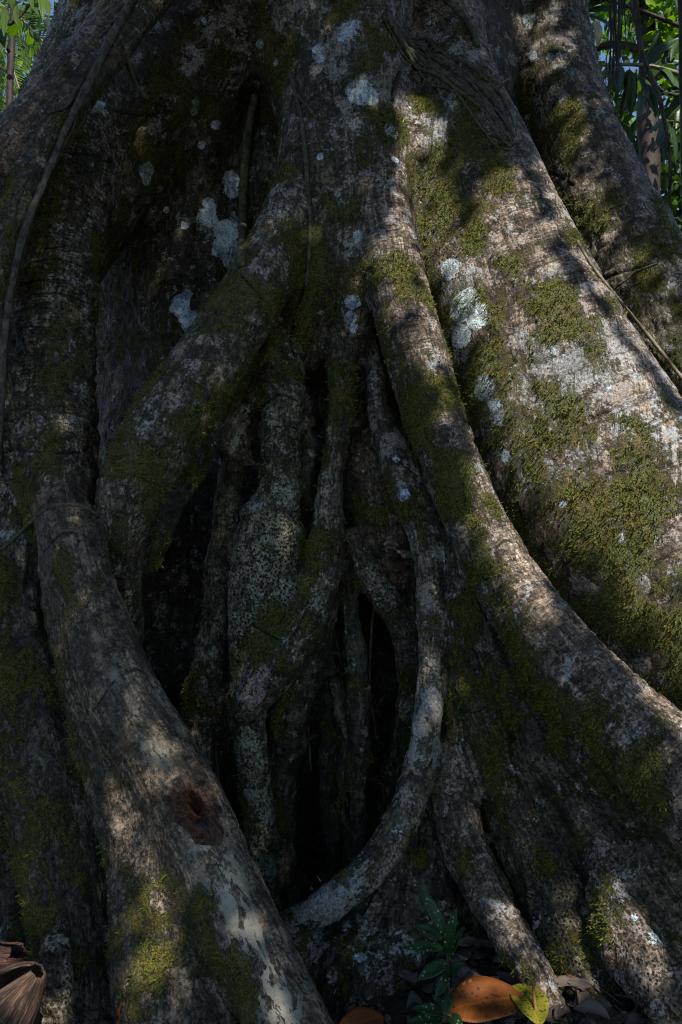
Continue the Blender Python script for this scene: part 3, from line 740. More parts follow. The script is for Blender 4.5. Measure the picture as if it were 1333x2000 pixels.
# stray patches cut off from their root go to the neighbour they sit in
for i in range(len(parts)):
    fi = np.nonzero(fpart == i)[0]
    if len(fi) < 40: continue
    q_ = Q[fi]; lab = np.arange(nV)
    while True:
        m_ = lab[q_].min(1); new = lab.copy()
        for j in range(4): np.minimum.at(new, q_[:, j], m_)
        new = new[new]
        if (new == lab).all(): break
        lab = new
    fl_ = lab[q_[:, 0]]
    ul_, ct_ = np.unique(fl_, return_counts=True)
    for u_, c_ in zip(ul_, ct_):
        if c_ < ct_.max():
            isl = fi[fl_ == u_]
            vs = np.zeros(nV, bool); vs[Q[isl]] = True
            nb = np.nonzero(vs[Q].any(1) & (fpart != i))[0]
            if len(nb): fpart[isl] = np.bincount(fpart[nb]).argmax()
for i, key in enumerate(parts):
    q = Q[fpart == i]
    if len(q) < 40: continue
    u, q2 = compact(V, q)
    name, _, _ = key.partition('#')
    me = quad_mesh(name, V[u], q2)
    for an, arr in (('moss', MOSS), ('lichen', LICH), ('pit', PIT), ('spot', SPOT), ('ring', lk['ring']), ('vein', VEIN), ('crack', CRACK), ('green', lk['green']), ('red', RED), ('spotblue', SBLU)):
        me.attributes.new(an, 'FLOAT', 'POINT').data.foreach_set('value', arr[u].astype(np.float32))
    for an, arr in (('rest', REST), ('flow', FLOW)):
        me.attributes.new(an, 'FLOAT_VECTOR', 'POINT').data.foreach_set('vector', arr[u].astype(np.float32).ravel())
    me.attributes.new('tint', 'FLOAT_COLOR', 'POINT').data.foreach_set('color', np.hstack([TINT[u], np.ones((len(u), 1))]).astype(np.float32).ravel())
    o = link(name, me, BARK, fig)
    me.normals_split_custom_set_from_vertices(VN[u].tolist())
    lab = [L['label'] for L in LIMBS if L['part'] == key and L['label']]
    if lab: o['label'] = lab[0]
# the scarred knot on the lower left root: its own raised rim of callus round a rotten eye
kp, kn = hit(381, 1578)
kn = (kn + Vector((0, -.25, 0))).normalized()
kt = (at(420, 1650, kp.y) - at(340, 1510, kp.y)); kt = (kt - kn * kt.dot(kn)).normalized(); ks = kn.cross(kt)
NRad, NAng = 46, 120
KV, KR = [], []
for i in range(NRad + 1):
    rr_ = i / NRad
    for j in range(NAng):
        a_ = 2 * math.pi * j / NAng
        wob_ = 1 + .10 * math.sin(2 * a_ + 1) + .07 * math.sin(3 * a_ + 2) + .05 * math.sin(7 * a_)
        q = kp + kt * (rr_ * wob_ * .098 * math.cos(a_)) + ks * (rr_ * wob_ * .066 * math.sin(a_))
        h_ = BT.ray_cast(q + kn * .12, -kn, .3)
        base = h_[0] if h_[0] is not None else q
        KV.append(tuple(base)); KR.append((rr_, a_))
KV = np.array(KV); KR = np.array(KR); r_ = KR[:, 0]; a_ = KR[:, 1]
wr_ = fbm(np.stack([a_ * 0 + r_ * 2.5, np.cos(a_) * 4.5, np.sin(a_) * 4.5], 1), 1, 4, 3)
lump_ = fbm(KV, 38, 3, 9)
hgt = .024 * np.exp(-((r_ - .58) / .27) ** 2) * (1 + .5 * wr_) + .007 * lump_ * (r_ < .97) - .060 * np.exp(-(r_ / .24) ** 2) + .006 * wr_ - .014 * np.clip((r_ - .86) / .14, 0, 1) ** 2
KV2 = KV + np.array(kn) * hgt[:, None]
i = np.arange(NRad)[:, None] * NAng; j = np.arange(NAng)[None]
KQ = np.stack([i + j, i + NAng + j, i + NAng + (j + 1) % NAng, i + (j + 1) % NAng], -1).reshape(-1, 4)
me = quad_mesh('knot', KV2, KQ)
nk = len(KV2)
for an, v_ in (('moss', -1), ('lichen', .05), ('pit', 0), ('spot', 0), ('ring', 0), ('vein', 0), ('spotblue', 0), ('green', 0)):
    me.attributes.new(an, 'FLOAT', 'POINT').data.foreach_set('value', np.full(nk, v_, np.float32))
me.attributes.new('red', 'FLOAT', 'POINT').data.foreach_set('value', (.86 - .55 * np.clip((r_ - .62) / .38, 0, 1) - .35 * (np.cos(a_ - 2.6) > .2) * (r_ > .5)).astype(np.float32))
me.attributes.new('crack', 'FLOAT', 'POINT').data.foreach_set('value', (np.exp(-(r_ / .22) ** 2) * 1.0 + .8 * (wr_ < -.28) * (r_ > .2) * (r_ < .9)).astype(np.float32))
me.attributes.new('rest', 'FLOAT_VECTOR', 'POINT').data.foreach_set('vector', KV.astype(np.float32).ravel())
me.attributes.new('flow', 'FLOAT_VECTOR', 'POINT').data.foreach_set('vector', np.stack([r_ * .08, a_ * .06, r_ * 0], 1).astype(np.float32).ravel())
me.attributes.new('tint', 'FLOAT_COLOR', 'POINT').data.foreach_set('color', np.tile(np.array([.12, .085, .062, 1], np.float32), (nk, 1)).ravel())
ko = link('knot', me, BARK, fig); ko['label'] = 'red brown scarred knot with a dark rotten eye'
# thin rootlets straggling down inside the hollow
rgk = random.Random(4)
for q in range(12):
    x0, y0 = rgk.uniform(300, 840), rgk.uniform(900, 1250)
    Yk = rgk.uniform(3.25, 3.42); x1 = x0 + rgk.uniform(-40, 40); y1 = y0 + rgk.uniform(180, 520)
    W = world_pts([(x0, y0, Yk + .05, 3.2), (x0 * .7 + x1 * .3 + rgk.uniform(-14, 14), y0 * .66 + y1 * .34, Yk, 3), (x0 * .3 + x1 * .7 + rgk.uniform(-14, 14), y0 * .34 + y1 * .66, Yk, 2.4), (x1, y1, Yk + .04, 1.6)])
    ROOTLETS.append(W)
print('fig done', round(time.time() - T0, 1))


# ------------------------------------------------------------------ other materials
def simple_mat(name, c1, c2, scale=30, rough=.7, bump=.004, spec=.3, stretch=None):
    m, nt, b = new_mat(name); k = N(nt)
    tc = k.n('ShaderNodeTexCoord').outputs['Object']
    v = k.scalev(tc, stretch) if stretch else tc
    n = k.noise(v, scale, 6, .7, .4)
    c = k.mix(k.ramp(n, .36, .64), c1, c2)
    nt.links.new(c, b.inputs['Base Color'])
    b.inputs['Roughness'].default_value = rough; b.inputs['Specular IOR Level'].default_value = spec
    bp = k.n('ShaderNodeBump'); bp.inputs['Distance'].default_value = 1.0
    k.put(bp.inputs['Height'], k.math('MULTIPLY', n, bump)); nt.links.new(bp.outputs[0], b.inputs['Normal'])
    return m


def leaf_mat(name, c1, c2, trans=.35, rough=.4, spots=None, scale=6, vein=.35):
    """uv: x across -1..1, y along 0..1; attribute lc = random per leaf"""
    m, nt, b = new_mat(name); k = N(nt)
    uv = k.attr('luv', 'Vector'); rnd = k.attr('lr')
    tc = k.n('ShaderNodeTexCoord').outputs['Object']
    n = k.noise(tc, scale, 4, .65)
    c = k.mix(k.math('ADD', k.math('MULTIPLY', rnd, .7), k.math('MULTIPLY', n, .4), clamp=True), c1, c2)
    sx = k.n('ShaderNodeSeparateXYZ'); nt.links.new(uv, sx.inputs[0])
    ax = k.math('ABSOLUTE', sx.outputs[0])
    mid = k.ramp(ax, .03, .09, 1, 0)
    w_ = k.math('SINE', k.math('MULTIPLY', k.math('SUBTRACT', sx.outputs[1], k.math('MULTIPLY', ax, .12)), 95.0))
    side = k.ramp(w_, .72, .98)
    vm = k.math('MULTIPLY', k.math('MAXIMUM', mid, k.math('MULTIPLY', side, .4)), vein)
    c = k.mix(vm, c, k.mix(1.0, c, (2.2, 1.9, 1.6), 'MULTIPLY'))
    if spots:
        d = k.vor(tc, spots[0], rnd=1.0)
        msk = k.math('MULTIPLY', k.ramp(d, spots[1], spots[1] + .06, 1, 0), k.ramp(k.noise(tc, spots[0] * .35, 1, .5), .42, .5))
        c = k.mix(msk, c, spots[2])
    nt.links.new(c, b.inputs['Base Color']); b.inputs['Roughness'].default_value = rough
    b.inputs['Specular IOR Level'].default_value = .4
    h = k.math('ADD', k.math('MULTIPLY', side, .0006), k.math('MULTIPLY', n, .004))
    bp = k.n('ShaderNodeBump'); bp.inputs['Distance'].default_value = 1.0
    k.put(bp.inputs['Height'], h); nt.links.new(bp.outputs[0], b.inputs['Normal'])
    if trans:
        t = k.n('ShaderNodeBsdfTranslucent'); k.put(t.inputs[0], k.mix(1.0, c, (1.5, 1.5, .7), 'MULTIPLY'))
        ms = k.n('ShaderNodeMixShader'); ms.inputs[0].default_value = trans
        nt.links.new(b.outputs[0], ms.inputs[1]); nt.links.new(t.outputs[0], ms.inputs[2])
        nt.links.new(ms.outputs[0], nt.nodes['Material Output'].inputs[0])
    return m


def tube_mesh(name, W, n=8, lump=.12, seed=0, step=.012):
    """W rows x,y,z,r"""
    W = catmull(W, step)
    P = W[:, :3]; r = W[:, 3]
    T = np.gradient(P, axis=0); T /= np.linalg.norm(T, axis=1)[:, None] + 1e-9
    up = np.array([.31, .9, .2]); U = np.cross(T, up); U /= np.linalg.norm(U, axis=1)[:, None] + 1e-9
    B = np.cross(T, U)
    a = np.arange(n) / n * 2 * math.pi
    V = P[:, None] + (U[:, None] * np.cos(a)[None, :, None] + B[:, None] * np.sin(a)[None, :, None]) * r[:, None, None]
    V = V.reshape(-1, 3)
    rad = np.repeat(r, n)
    V += (V - np.repeat(P, n, 0)) * (lump * fbm(V, .35 / max(r.mean(), .002), 2, seed))[:, None]
    i = np.arange(len(W) - 1)[:, None] * n; j = np.arange(n)[None]
    Q = np.stack([i + j, i + (j + 1) % n, i + n + (j + 1) % n, i + n + j], -1).reshape(-1, 4)
    me = bpy.data.meshes.new(name)
    faces = Q.tolist() + [list(range(n))[::-1], [(len(W) - 1) * n + t for t in range(n)]]
    me.from_pydata(V.tolist(), [], faces)
    return me


def leaf_mesh(name, base, tip, width, up, shape=.45, fold=.18, droop=.1, ns=12, nw=6, curl=0., wave=0., seed=0, rnd=.5, thick=.0004):
    """one leaf blade from base to tip, up = the blade's face direction"""
    base, tip, up = Vector(base), Vector(tip), Vector(up)
    t = tip - base; Lh = t.length; t.normalize()
    s = t.cross(up).normalized(); up = s.cross(t).normalized()
    rg = random.Random(seed)
    ph = rg.random() * 6
    V, UV = [], []
    for i in range(ns + 1):
        u = i / ns
        ww = width * .5 * (u / shape) ** .62 * max(0, (1 - u) / (1 - shape)) ** (.62 * (1 - shape) / shape * .95 + .18) if 0 < u < 1 else 0
        ww = max(ww, width * .012)
        c = base + t * (Lh * u) + up * (Lh * droop * 4 * u * (1 - u))
        for j in range(nw + 1):
            x = j / nw * 2 - 1
            z = fold * abs(x) * ww + curl * x * x * ww + wave * width * math.sin(ph + u * 9 + x * 2.5) * abs(x)
            V.append(c + s * (x * ww) + up * z); UV.append((x, u, 0))
    Fc = [(i * (nw + 1) + j, i * (nw + 1) + j + 1, (i + 1) * (nw + 1) + j + 1, (i + 1) * (nw + 1) + j) for i in range(ns) for j in range(nw)]
    # back face: a real thin blade
    n0 = len(V)
    V += [v - up * thick for v in V]; UV += UV
    nF = [tuple(n0 + q for q in f[::-1]) for f in Fc]
    e = nw + 1
    rim = [(i * e, (i + 1) * e, n0 + (i + 1) * e, n0 + i * e) for i in range(ns)] + [((i + 1) * e + nw, i * e + nw, n0 + i * e + nw, n0 + (i + 1) * e + nw) for i in range(ns)]
    me = bpy.data.meshes.new(name)
    me.from_pydata([tuple(v) for v in V], [], Fc + nF + rim)
    me.attributes.new('luv', 'FLOAT_VECTOR', 'POINT').data.foreach_set('vector', np.array(UV, np.float32).ravel())
    me.attributes.new('lr', 'FLOAT', 'POINT').data.foreach_set('value', np.full(len(V), rnd, np.float32))
    return me


def leaf_cloud(name, C, size, seed=0, asp=.45, hang=.3):
    """C (n,3) positions -> one mesh of small folded leaves (two triangles pairs each)"""
    rs = np.random.RandomState(seed); n = len(C)
    sz = size * rs.uniform(.6, 1.3, n)
    t = rs.normal(size=(n, 3)); t[:, 2] -= hang * 2; t /= np.linalg.norm(t, axis=1)[:, None]
    q = rs.normal(size=(n, 3)); q[:, 2] += 1.0
    s = np.cross(t, q); s /= np.linalg.norm(s, axis=1)[:, None]
    up = np.cross(s, t)
    b = C - t * sz[:, None] * .5
    w_ = (sz * asp * .5)[:, None]
    p0 = b; p1 = b + t * sz[:, None] * .38 + s * w_ + up * w_ * .35; p2 = b + t * sz[:, None]; p3 = b + t * sz[:, None] * .38 - s * w_ + up * w_ * .35
    p1b = b + t * sz[:, None] * .72 + s * w_ * .8 + up * w_ * .2; p3b = b + t * sz[:, None] * .72 - s * w_ * .8 + up * w_ * .2
    V = np.stack([p0, p1, p1b, p2, p3b, p3], 1).reshape(-1, 3)
    i = np.arange(n)[:, None] * 6
    Q = np.stack([i + [0, 1, 2, 3], i + [0, 3, 4, 5]], 1).reshape(-1, 4)
    me = quad_mesh(name, V, Q)
    me.attributes.new('lr', 'FLOAT', 'POINT').data.foreach_set('value', np.repeat(rs.uniform(0, 1, n), 6).astype(np.float32))
    me.attributes.new('luv', 'FLOAT_VECTOR', 'POINT').data.foreach_set('vector', np.full(n * 18, .5, np.float32))
    return me


M_VINE = simple_mat('vine_bark', (.028, .024, .017), (.13, .112, .085), 60, .7, .003, stretch=(1, 1, .6))
M_VINE2 = simple_mat('mossy_vine_bark', (.03, .042, .014), (.13, .125, .085), 50, .8, .003)
M_TAN = simple_mat('tan_vine_bark', (.10, .085, .05), (.24, .20, .13), 60, .6, .001)
M_DARKBARK = simple_mat('dark_bark', (.016, .011, .009), (.055, .034, .026), 22, .6, .006, stretch=(1, 1, .4))
M_TREEBARK = simple_mat('forest_bark', (.022, .020, .012), (.13, .11, .08), 16, .8, .02, stretch=(1, 1, .4))
M_GROUND = simple_mat('forest_soil', (.012, .009, .007), (.055, .040, .030), 26, .9, .02)
M_LITTER = simple_mat('leaf_crumbs', (.02, .014, .01), (.13, .085, .055), 18, .8, .002)
M_CROWN = leaf_mat('crown_leaf', (.006, .022, .002), (.045, .12, .006), .3, .6, vein=0)
M_CROWN2 = leaf_mat('crown_leaf_bright', (.02, .075, .003), (.22, .38, .008), .5, .6, vein=0)
M_LANCE = leaf_mat('lance_leaf', (.015, .036, .008), (.050, .092, .018), .25, .32, vein=.5)
M_PALE = leaf_mat('hanging_dry_leaf', (.24, .19, .12), (.42, .36, .25), .2, .7, vein=.3)
M_SAP = leaf_mat('spotted_leaf', (.006, .028, .008), (.014, .055, .014), .12, .45, spots=(90, .22, (.30, .25, .13)), vein=.2)
M_DRY = leaf_mat('dry_leaf', (.035, .026, .022), (.16, .115, .09), .05, .6, scale=25, vein=.5)
M_ORANGE = leaf_mat('orange_leaf', (.08, .018, .004), (.24, .075, .008), .1, .55, spots=(45, .14, (.05, .02, .01)), scale=22, vein=.5)
M_YELLOW = leaf_mat('yellow_leaf', (.14, .12, .010), (.29, .26, .025), .12, .45, spots=(110, .34, (.06, .07, .015)), scale=30, vein=.2)
M_PALM = leaf_mat('palm_leaflet', (.04, .08, .015), (.14, .22, .05), .35, .35, vein=0)
def sheath_mat(name, c1, c2):
    m, nt, b = new_mat(name); k = N(nt)
    f = k.attr('flow', 'Vector')
    n1 = k.noise(k.scalev(f, (7, 160, 1)), 1, 5, .7, .6); n2 = k.noise(k.scalev(f, (14, 40, 1)), 1, 5, .7, .5)
    c = k.mix(k.ramp(n1, .4, .62), c1, c2); c = k.mix(k.ramp(n2, .42, .6), k.mix(1.0, c, (.35, .30, .28), 'MULTIPLY'), c)
    nt.links.new(c, b.inputs['Base Color']); b.inputs['Roughness'].default_value = .75
    bp = k.n('ShaderNodeBump'); bp.inputs['Distance'].default_value = 1.0
    k.put(bp.inputs['Height'], k.math('MULTIPLY', k.math('ADD', n1, n2), .006)); nt.links.new(bp.outputs[0], b.inputs['Normal'])
    return m


M_SHEATH = sheath_mat('dry_palm_sheath', (.05, .026, .015), (.23, .13, .08))


for q, W in enumerate(ROOTLETS): link('rootlet', tube_mesh('rootlet', W, 6, .25, q, .03), M_VINE, fig)


# ------------------------------------------------------------------ ground
def ground_z(x, y):
    P = np.stack([np.asarray(x, float), np.asarray(y, float), np.zeros_like(np.asarray(x, float))], 1)
    near = np.exp(-((P[:, 0]) ** 2 + (P[:, 1] - 3) ** 2) / 60)
    return .035 * fbm(P, 1.1, 3, 5) * near + .010 * fbm(P, 9, 3, 6) * near + .5 * fbm(P, .12, 2, 8) * (1 - near) - .02 + .09 * np.exp(-((P[:, 0] - .38) ** 2 + (P[:, 1] - 2.92) ** 2) / .07) + .03 * np.exp(-((P[:, 0] - .7) ** 2 + (P[:, 1] - 2.6) ** 2) / .1)


def axis_coords(c, half, fine, far, grow=1.25):
    a = list(np.arange(c - half, c + half + fine / 2, fine)); s = fine; lo, hi = a[0], a[-1]
    L_, H_ = [], []
    while hi < far:
        s *= grow; lo -= s; hi += s; L_.append(lo); H_.append(hi)
    return np.array(L_[::-1] + a + H_)


ax_ = axis_coords(0, 2.0, .03, 150); ay_ = axis_coords(2.6, 1.8, .03, 150)
GX, GY_ = np.meshgrid(ax_, ay_, indexing='ij')
GZ = ground_z(GX.ravel(), GY_.ravel())
i = np.arange(len(ax_) - 1)[:, None] * len(ay_) + np.arange(len(ay_) - 1)[None]
GQ = np.stack([i, i + len(ay_), i + len(ay_) + 1, i + 1], -1).reshape(-1, 4)
g = link('ground', quad_mesh('ground', np.stack([GX.ravel(), GY_.ravel(), GZ], 1), GQ), M_GROUND)
g['kind'] = 'structure'


def gz(x, y): return float(ground_z([x], [y])[0])


def gpt(px, py, lift=0.):
    """where the photo's pixel meets the ground"""
    d = ray(px, py); t = -CAMZ / d.z
    for _ in range(4): t = (gz(d.x * t, d.y * t) + lift - CAMZ) / d.z
    return Vector((0, 0, CAMZ)) + d * t


# ------------------------------------------------------------------ lianas and tendrils on the bark
def on_bark(pts, off=.6, smooth=1, n=None):
    """(px,py,r) resampled, laid on the bark, then smoothed a little"""
    C = catmull([(a, b_, 0, r) for (a, b_, r) in pts], 14)
    out = []
    last = None
    for (px, py, _, r) in C:
        p, nn = hit(px, py)
        if p is None:
            if last is None: continue
            Y = last
        else:
            Y = p.y
        rw = r * Y / F
        last = Y
        out.append([px, py, Y, r])
    out = np.array(out)
    # a stretched stem bridges hollows: keep the running front
    Yv = out[:, 2].copy()
    for _ in range(smooth * 6):
        Ys = Yv.copy(); Ys[1:-1] = (Yv[:-2] + Yv[1:-1] + Yv[2:]) / 3
        Yv = np.minimum(Ys, out[:, 2]) if _ < smooth * 6 - 2 else Ys
    out[:, 2] = Yv - off * out[:, 3] * Yv / F
    return np.array(world_pts(out.tolist()))


def vine(name, label, cat, pts, mat, off=.6, group=None, smooth=2, n=8, lump=.15):
    W = on_bark(pts, off, smooth)
    o = link(name, tube_mesh(name, W.tolist(), n, lump, len(label)), mat)
    tag(o, label, cat, group)
    return o


vine('liana', 'long grey liana snaking down over the roots at the upper left', 'vine',
     [(300, -90, 9), (262, -15, 8), (244, 28, 8), (212, 82, 8.5), (186, 140, 7.5), (160, 190, 8), (132, 245, 7), (104, 312, 7), (76, 378, 7.5), (52, 440, 8), (32, 512, 7), (18, 590, 7), (8, 670, 7), (2, 780, 8), (-4, 900, 8)], M_VINE, .8)
vine('tendril', 'thin brown tendril beside the long liana at upper left', 'vine', [(150, 226, 3.5), (142, 250, 3.5), (126, 282, 3), (114, 306, 3), (100, 345, 3)], M_VINE, 1.2)
vine('tendril', 'short forked tendril crossing the slanting brown root', 'vine', [(142, 192, 3), (128, 210, 3), (110, 216, 2.5), (94, 221, 2)], M_VINE, 1)
vine('tendril', 'curved pale tendril hanging on the dark bark near the top left', 'vine', [(247, 90, 5), (248, 112, 5), (254, 138, 5.5), (266, 165, 5), (279, 184, 4.5), (290, 194, 4)], M_TAN, 1.4)
vine('climbing_stem', 'mossy climbing stem down the middle of the central trunk', 'vine', [(572, 150, 7), (580, 190, 5), (590, 240, 5), (597, 300, 5), (602, 370, 4.5), (606, 430, 4), (604, 500, 4), (598, 560, 3)], M_VINE2, .1)
vine('climbing_stem', 'short side twig forking off by the arch top', 'vine', [(582, 185, 4), (594, 200, 4), (606, 214, 4), (618, 232, 3)], M_VINE2, .4)
vine('climbing_stem', 'dark stem inside the tall cleft left of the centre', 'vine', [(500, 185, 8), (488, 240, 9), (480, 310, 9), (476, 380, 9), (474, 460, 9), (470, 520, 8)], M_VINE2, .5)
vine('tendril', 'creeper root looping round the kink of the lower left root', 'vine', [(-10, 1085, 3), (30, 1050, 3.5), (62, 1020, 4), (95, 992, 4), (130, 985, 4), (165, 990, 4), (192, 1008, 3)], M_VINE2, .3)
vine('tendril', 'slim tan liana slanting across the mossy buttress at right', 'vine', [(1128, 470, 3), (1150, 508, 3.2), (1180, 550, 3.5), (1225, 605, 3.6), (1280, 672, 3.8), (1333, 738, 4), (1400, 815, 6)], M_TAN, 1.5, smooth=4)
vine('tendril', 'small bent twig on the mossy buttress at far right', 'vine', [(1207, 556, 2), (1225, 546, 2), (1238, 532, 1.8), (1262, 522, 1.6), (1284, 514, 1.2)], M_TAN, .8)
vine('twig', 'short dark stick poking from the bark near the top centre', 'twig', [(781, 142, 4), (777, 160, 4), (771, 178, 3.5), (768, 196, 3)], M_DARKBARK, 2.5)
vine('climbing_stem', 'green mossy stem arching over the top right strand', 'vine', [(845, -25, 7), (880, 5, 7), (908, 34, 7), (926, 62, 7), (933, 92, 6)], M_VINE2, .6)
wv_ = empty('woody_vine', tuple(at(870, 130, 3.3)))
tag(wv_, 'bundle of woody vine strands sloping over the top right of the trunk', 'vine')
for q, (dx, dy, e, r, w1) in enumerate([(0, 0, 0, 5, 6), (10, 10, 6, 5.5, -8), (-6, 20, 10, 6, 5), (4, 28, 22, 5, -6), (16, -8, -8, 4, 9), (0, 38, 40, 4, -4), (6, 16, -6, 2.6, 14), (-4, 32, 4, 2.6, -12), (12, 4, 26, 2.4, -14), (-10, 46, 60, 2.5, 8)]):
    W = on_bark([(752 + dx * .2, 22 + dy * .3, r), (790 + dx * .4, 74 + dy * .6 + w1 * .5, r), (820 + dx * .8, 92 + dy - w1, r * .9), (850 + dx, 110 + dy + w1, r * 1.1), (898 + dx, 138 + dy - w1 * .6, r), (945 + dx, 170 + dy + e * .3 + w1, r * .9), (975 + dx * .8, 212 + dy + e * .4, r * .8), (1000 + dx * .5, 262 + dy * .7, r * .5)], .2 if q < 6 else 1.6, 1)
    link('strand', tube_mesh('strand', W.tolist(), 8, .2, q), M_VINE2 if q % 2 else M_VINE, wv_)

# ------------------------------------------------------------------ moss as real tufts on the sunlit bark
rs = np.random.RandomState(5)
fx, fy = pix(V)
mden = MOSS + .05 * fbm(REST, 60, 2, 3)
vis = (VN[:, 1] < -.05) & (fx > -60) & (fx < 1420) & (fy > -20) & (fy < 1950) & (mden > 0)
cand = np.nonzero(vis)[0]
cand = cand[rs.uniform(size=len(cand)) < np.clip(mden[cand] * 4.0, 0, .8) * np.where(fx[cand] > 690, .6, .35)]
cand = np.repeat(cand, 2)
n = len(cand)
C = V[cand] + rs.normal(size=(n, 3)) * .003
t = VN[cand] * .7 + rs.normal(size=(n, 3)) * .6; t[:, 2] -= .15; t /= np.linalg.norm(t, axis=1)[:, None]
s_ = np.cross(t, rs.normal(size=(n, 3))); s_ /= np.linalg.norm(s_, axis=1)[:, None]
ln = rs.uniform(.005, .014, n)[:, None]; wd = rs.uniform(.0012, .0024, n)[:, None]
TV = np.stack([C - VN[cand] * .002 - s_ * wd, C - VN[cand] * .002 + s_ * wd, C + t * ln + s_ * wd * .5, C + t * ln - s_ * wd * .5], 1).reshape(-1, 3)
me = quad_mesh('moss', TV, np.arange(n * 4).reshape(-1, 4))
me.attributes.new('lr', 'FLOAT', 'POINT').data.foreach_set('value', np.repeat(rs.uniform(0, 1, n), 4).astype(np.float32))
me.attributes.new('luv', 'FLOAT_VECTOR', 'POINT').data.foreach_set('vector', np.full(n * 12, .5, np.float32))
M_MOSS = leaf_mat('moss_tuft', (.026, .038, .004), (.19, .21, .024), .25, .7, vein=0)
mo = link('moss', me, M_MOSS, fig, smooth=False)
mo['kind'] = 'stuff'
print('moss', n, round(time.time() - T0, 1))

# ------------------------------------------------------------------ leaves on the ground and the sapling
M = {'dry': M_DRY, 'orange': M_ORANGE, 'yellow': M_YELLOW}


def ground_leaf(name, label, mat, bpx, tpx, wpx, group=None, curl=.3, wave=.03, tilt=(0, 0, 1), droop=.06, lift=.012, seed=0, rnd=.5, shape=.5, cat='leaf'):
    b, t = gpt(*bpx, lift), gpt(*tpx, lift)
    b.z += lift; t.z += lift
    w_ = wpx * b.y / F
    o = link(name, leaf_mesh(name, b, t, w_, tilt, shape, .1, droop, 12, 8, curl, wave, seed, rnd), mat)
    return tag(o, label, cat, group)


ground_leaf('fallen_leaf', 'big glossy orange leaf lying at the foot of the sapling', M_ORANGE, (1022, 1974), (858, 2004), 108, curl=.05, wave=.03, droop=.02, lift=.035, tilt=(.05, -.35, .9), seed=1, shape=.5)
ground_leaf('fallen_leaf', 'speckled yellow leaf leaning on the slim pale root', M_YELLOW, (1016, 1945), (1056, 2030), 66, curl=.1, wave=.01, droop=.03, lift=.03, tilt=(.1, -.8, .5), seed=2, rnd=.7)
ground_leaf('fallen_leaf', 'orange leaf at the bottom edge under the base flare', M_ORANGE, (750, 2010), (660, 2034), 56, curl=.05, droop=.02, lift=.03, tilt=(0, -.5, .8), seed=3, rnd=.3)
ground_leaf('fallen_leaf', 'dark curled lobed leaf standing up at the lower right', M_DRY, (1228, 2010), (1236, 1930), 50, curl=1.1, wave=.12, droop=.1, lift=.02, tilt=(.2, -1, .2), seed=4, rnd=.1)
ground_leaf('fallen_leaf', 'broad grey brown leaf lying behind the spotted sapling', M_DRY, (902, 1856), (982, 1872), 34, curl=.2, wave=.05, lift=.02, seed=5, rnd=.6)
ground_leaf('fallen_leaf', 'folded grey leaf just above the big orange leaf', M_DRY, (885, 1950), (945, 1925), 52, curl=.4, wave=.05, lift=.02, tilt=(0, -.4, .9), seed=6, rnd=.75)
rg = random.Random(11)
spots_ = []
for _ in range(125):
    k = rg.random()
    if k < .62: px, py = rg.uniform(850, 1230), rg.uniform(1850, 2015)
    elif k < .74: px, py = rg.uniform(575, 720), rg.uniform(1660, 1790)
    elif k < .86: px, py = rg.uniform(1100, 1360), rg.uniform(1930, 2030)
    elif k < .93: px, py = rg.uniform(790, 900), rg.uniform(1930, 2020)
    else: px, py = rg.uniform(-20, 220), rg.uniform(1930, 2040)
    spots_.append((px, py))
for q, (px, py) in enumerate(spots_):
    a = rg.uniform(0, 6.28); L_ = rg.uniform(32, 85)
    cu_, rn_ = rg.uniform(-.6, 1.2), rg.random()
    size_ = 'small' if L_ < 48 else 'mid-sized' if L_ < 66 else 'large'
    tone_ = 'dark brown' if rn_ < .33 else 'grey brown' if rn_ < .66 else 'pale brown'
    form_ = 'arched' if cu_ < -.15 else 'flat' if cu_ < .35 else 'cupped' if cu_ < .8 else 'curled'
    spot_ = ('on the floor of the dark hollow' if py < 1800 else 'by the palm sheath' if px < 300 else 'beside the green sapling' if px < 905 else
             'above the big orange leaf' if px < 1000 and py < 1940 else 'under the big orange leaf' if px < 1000 else 'by the speckled yellow leaf' if px < 1070 else
             'right of the slim pale root' if px < 1150 else 'near the curled lobed leaf' if px < 1260 else 'at the lower right corner')
    ground_leaf('dry_leaf', '%s %s %s leaf pointing %s %s' % (size_, form_, tone_, ('left' if math.cos(a) < -.4 else 'right' if math.cos(a) > .4 else 'at the viewer' if math.sin(a) > 0 else 'at the tree'), spot_), M_DRY, (px, py), (px + L_ * math.cos(a), py + L_ * .45 * math.sin(a)), rg.uniform(18, 40),
                'dry leaves in the litter', curl=cu_, wave=rg.uniform(.03, .14), tilt=(rg.uniform(-.5, .5), rg.uniform(-.7, .3), .8), droop=rg.uniform(-.05, .15), lift=rg.uniform(.004, .03), seed=q, rnd=rn_)
for q in range(9):
    px, py = rg.uniform(1110, 1200), rg.uniform(1930, 1990)
    a = gpt(px, py, .02); b = gpt(px + rg.uniform(20, 60), py + rg.uniform(10, 45), .02)
    a.z += .015; b.z += .012
    o = link('twig', tube_mesh('twig', [(*a, .0022), (*((a + b) / 2 + Vector((0, 0, .004))), .002), (*b, .0014)], 6, .2, q), M_VINE)
    tag(o, ['short', 'mid-length', 'long'][min(2, int((b - a).length / .035))] + ' thin bleached twig ' + ('close to the orange wood strip' if px < 1140 else 'between the wood strip and the lobed leaf' if px < 1170 else 'beside the curled lobed leaf') + (' , nearer the tree' if py < 1955 else ' , nearer the viewer').replace(' ,', ','), 'twig', 'thin twigs in the litter')
W = [(*(gpt(1108, 1928, .02) + Vector((0, 0, .03))), .005), (*(gpt(1135, 1942, .02) + Vector((0, 0, .03))), .006), (*(gpt(1165, 1962, .02) + Vector((0, 0, .02))), .004)]
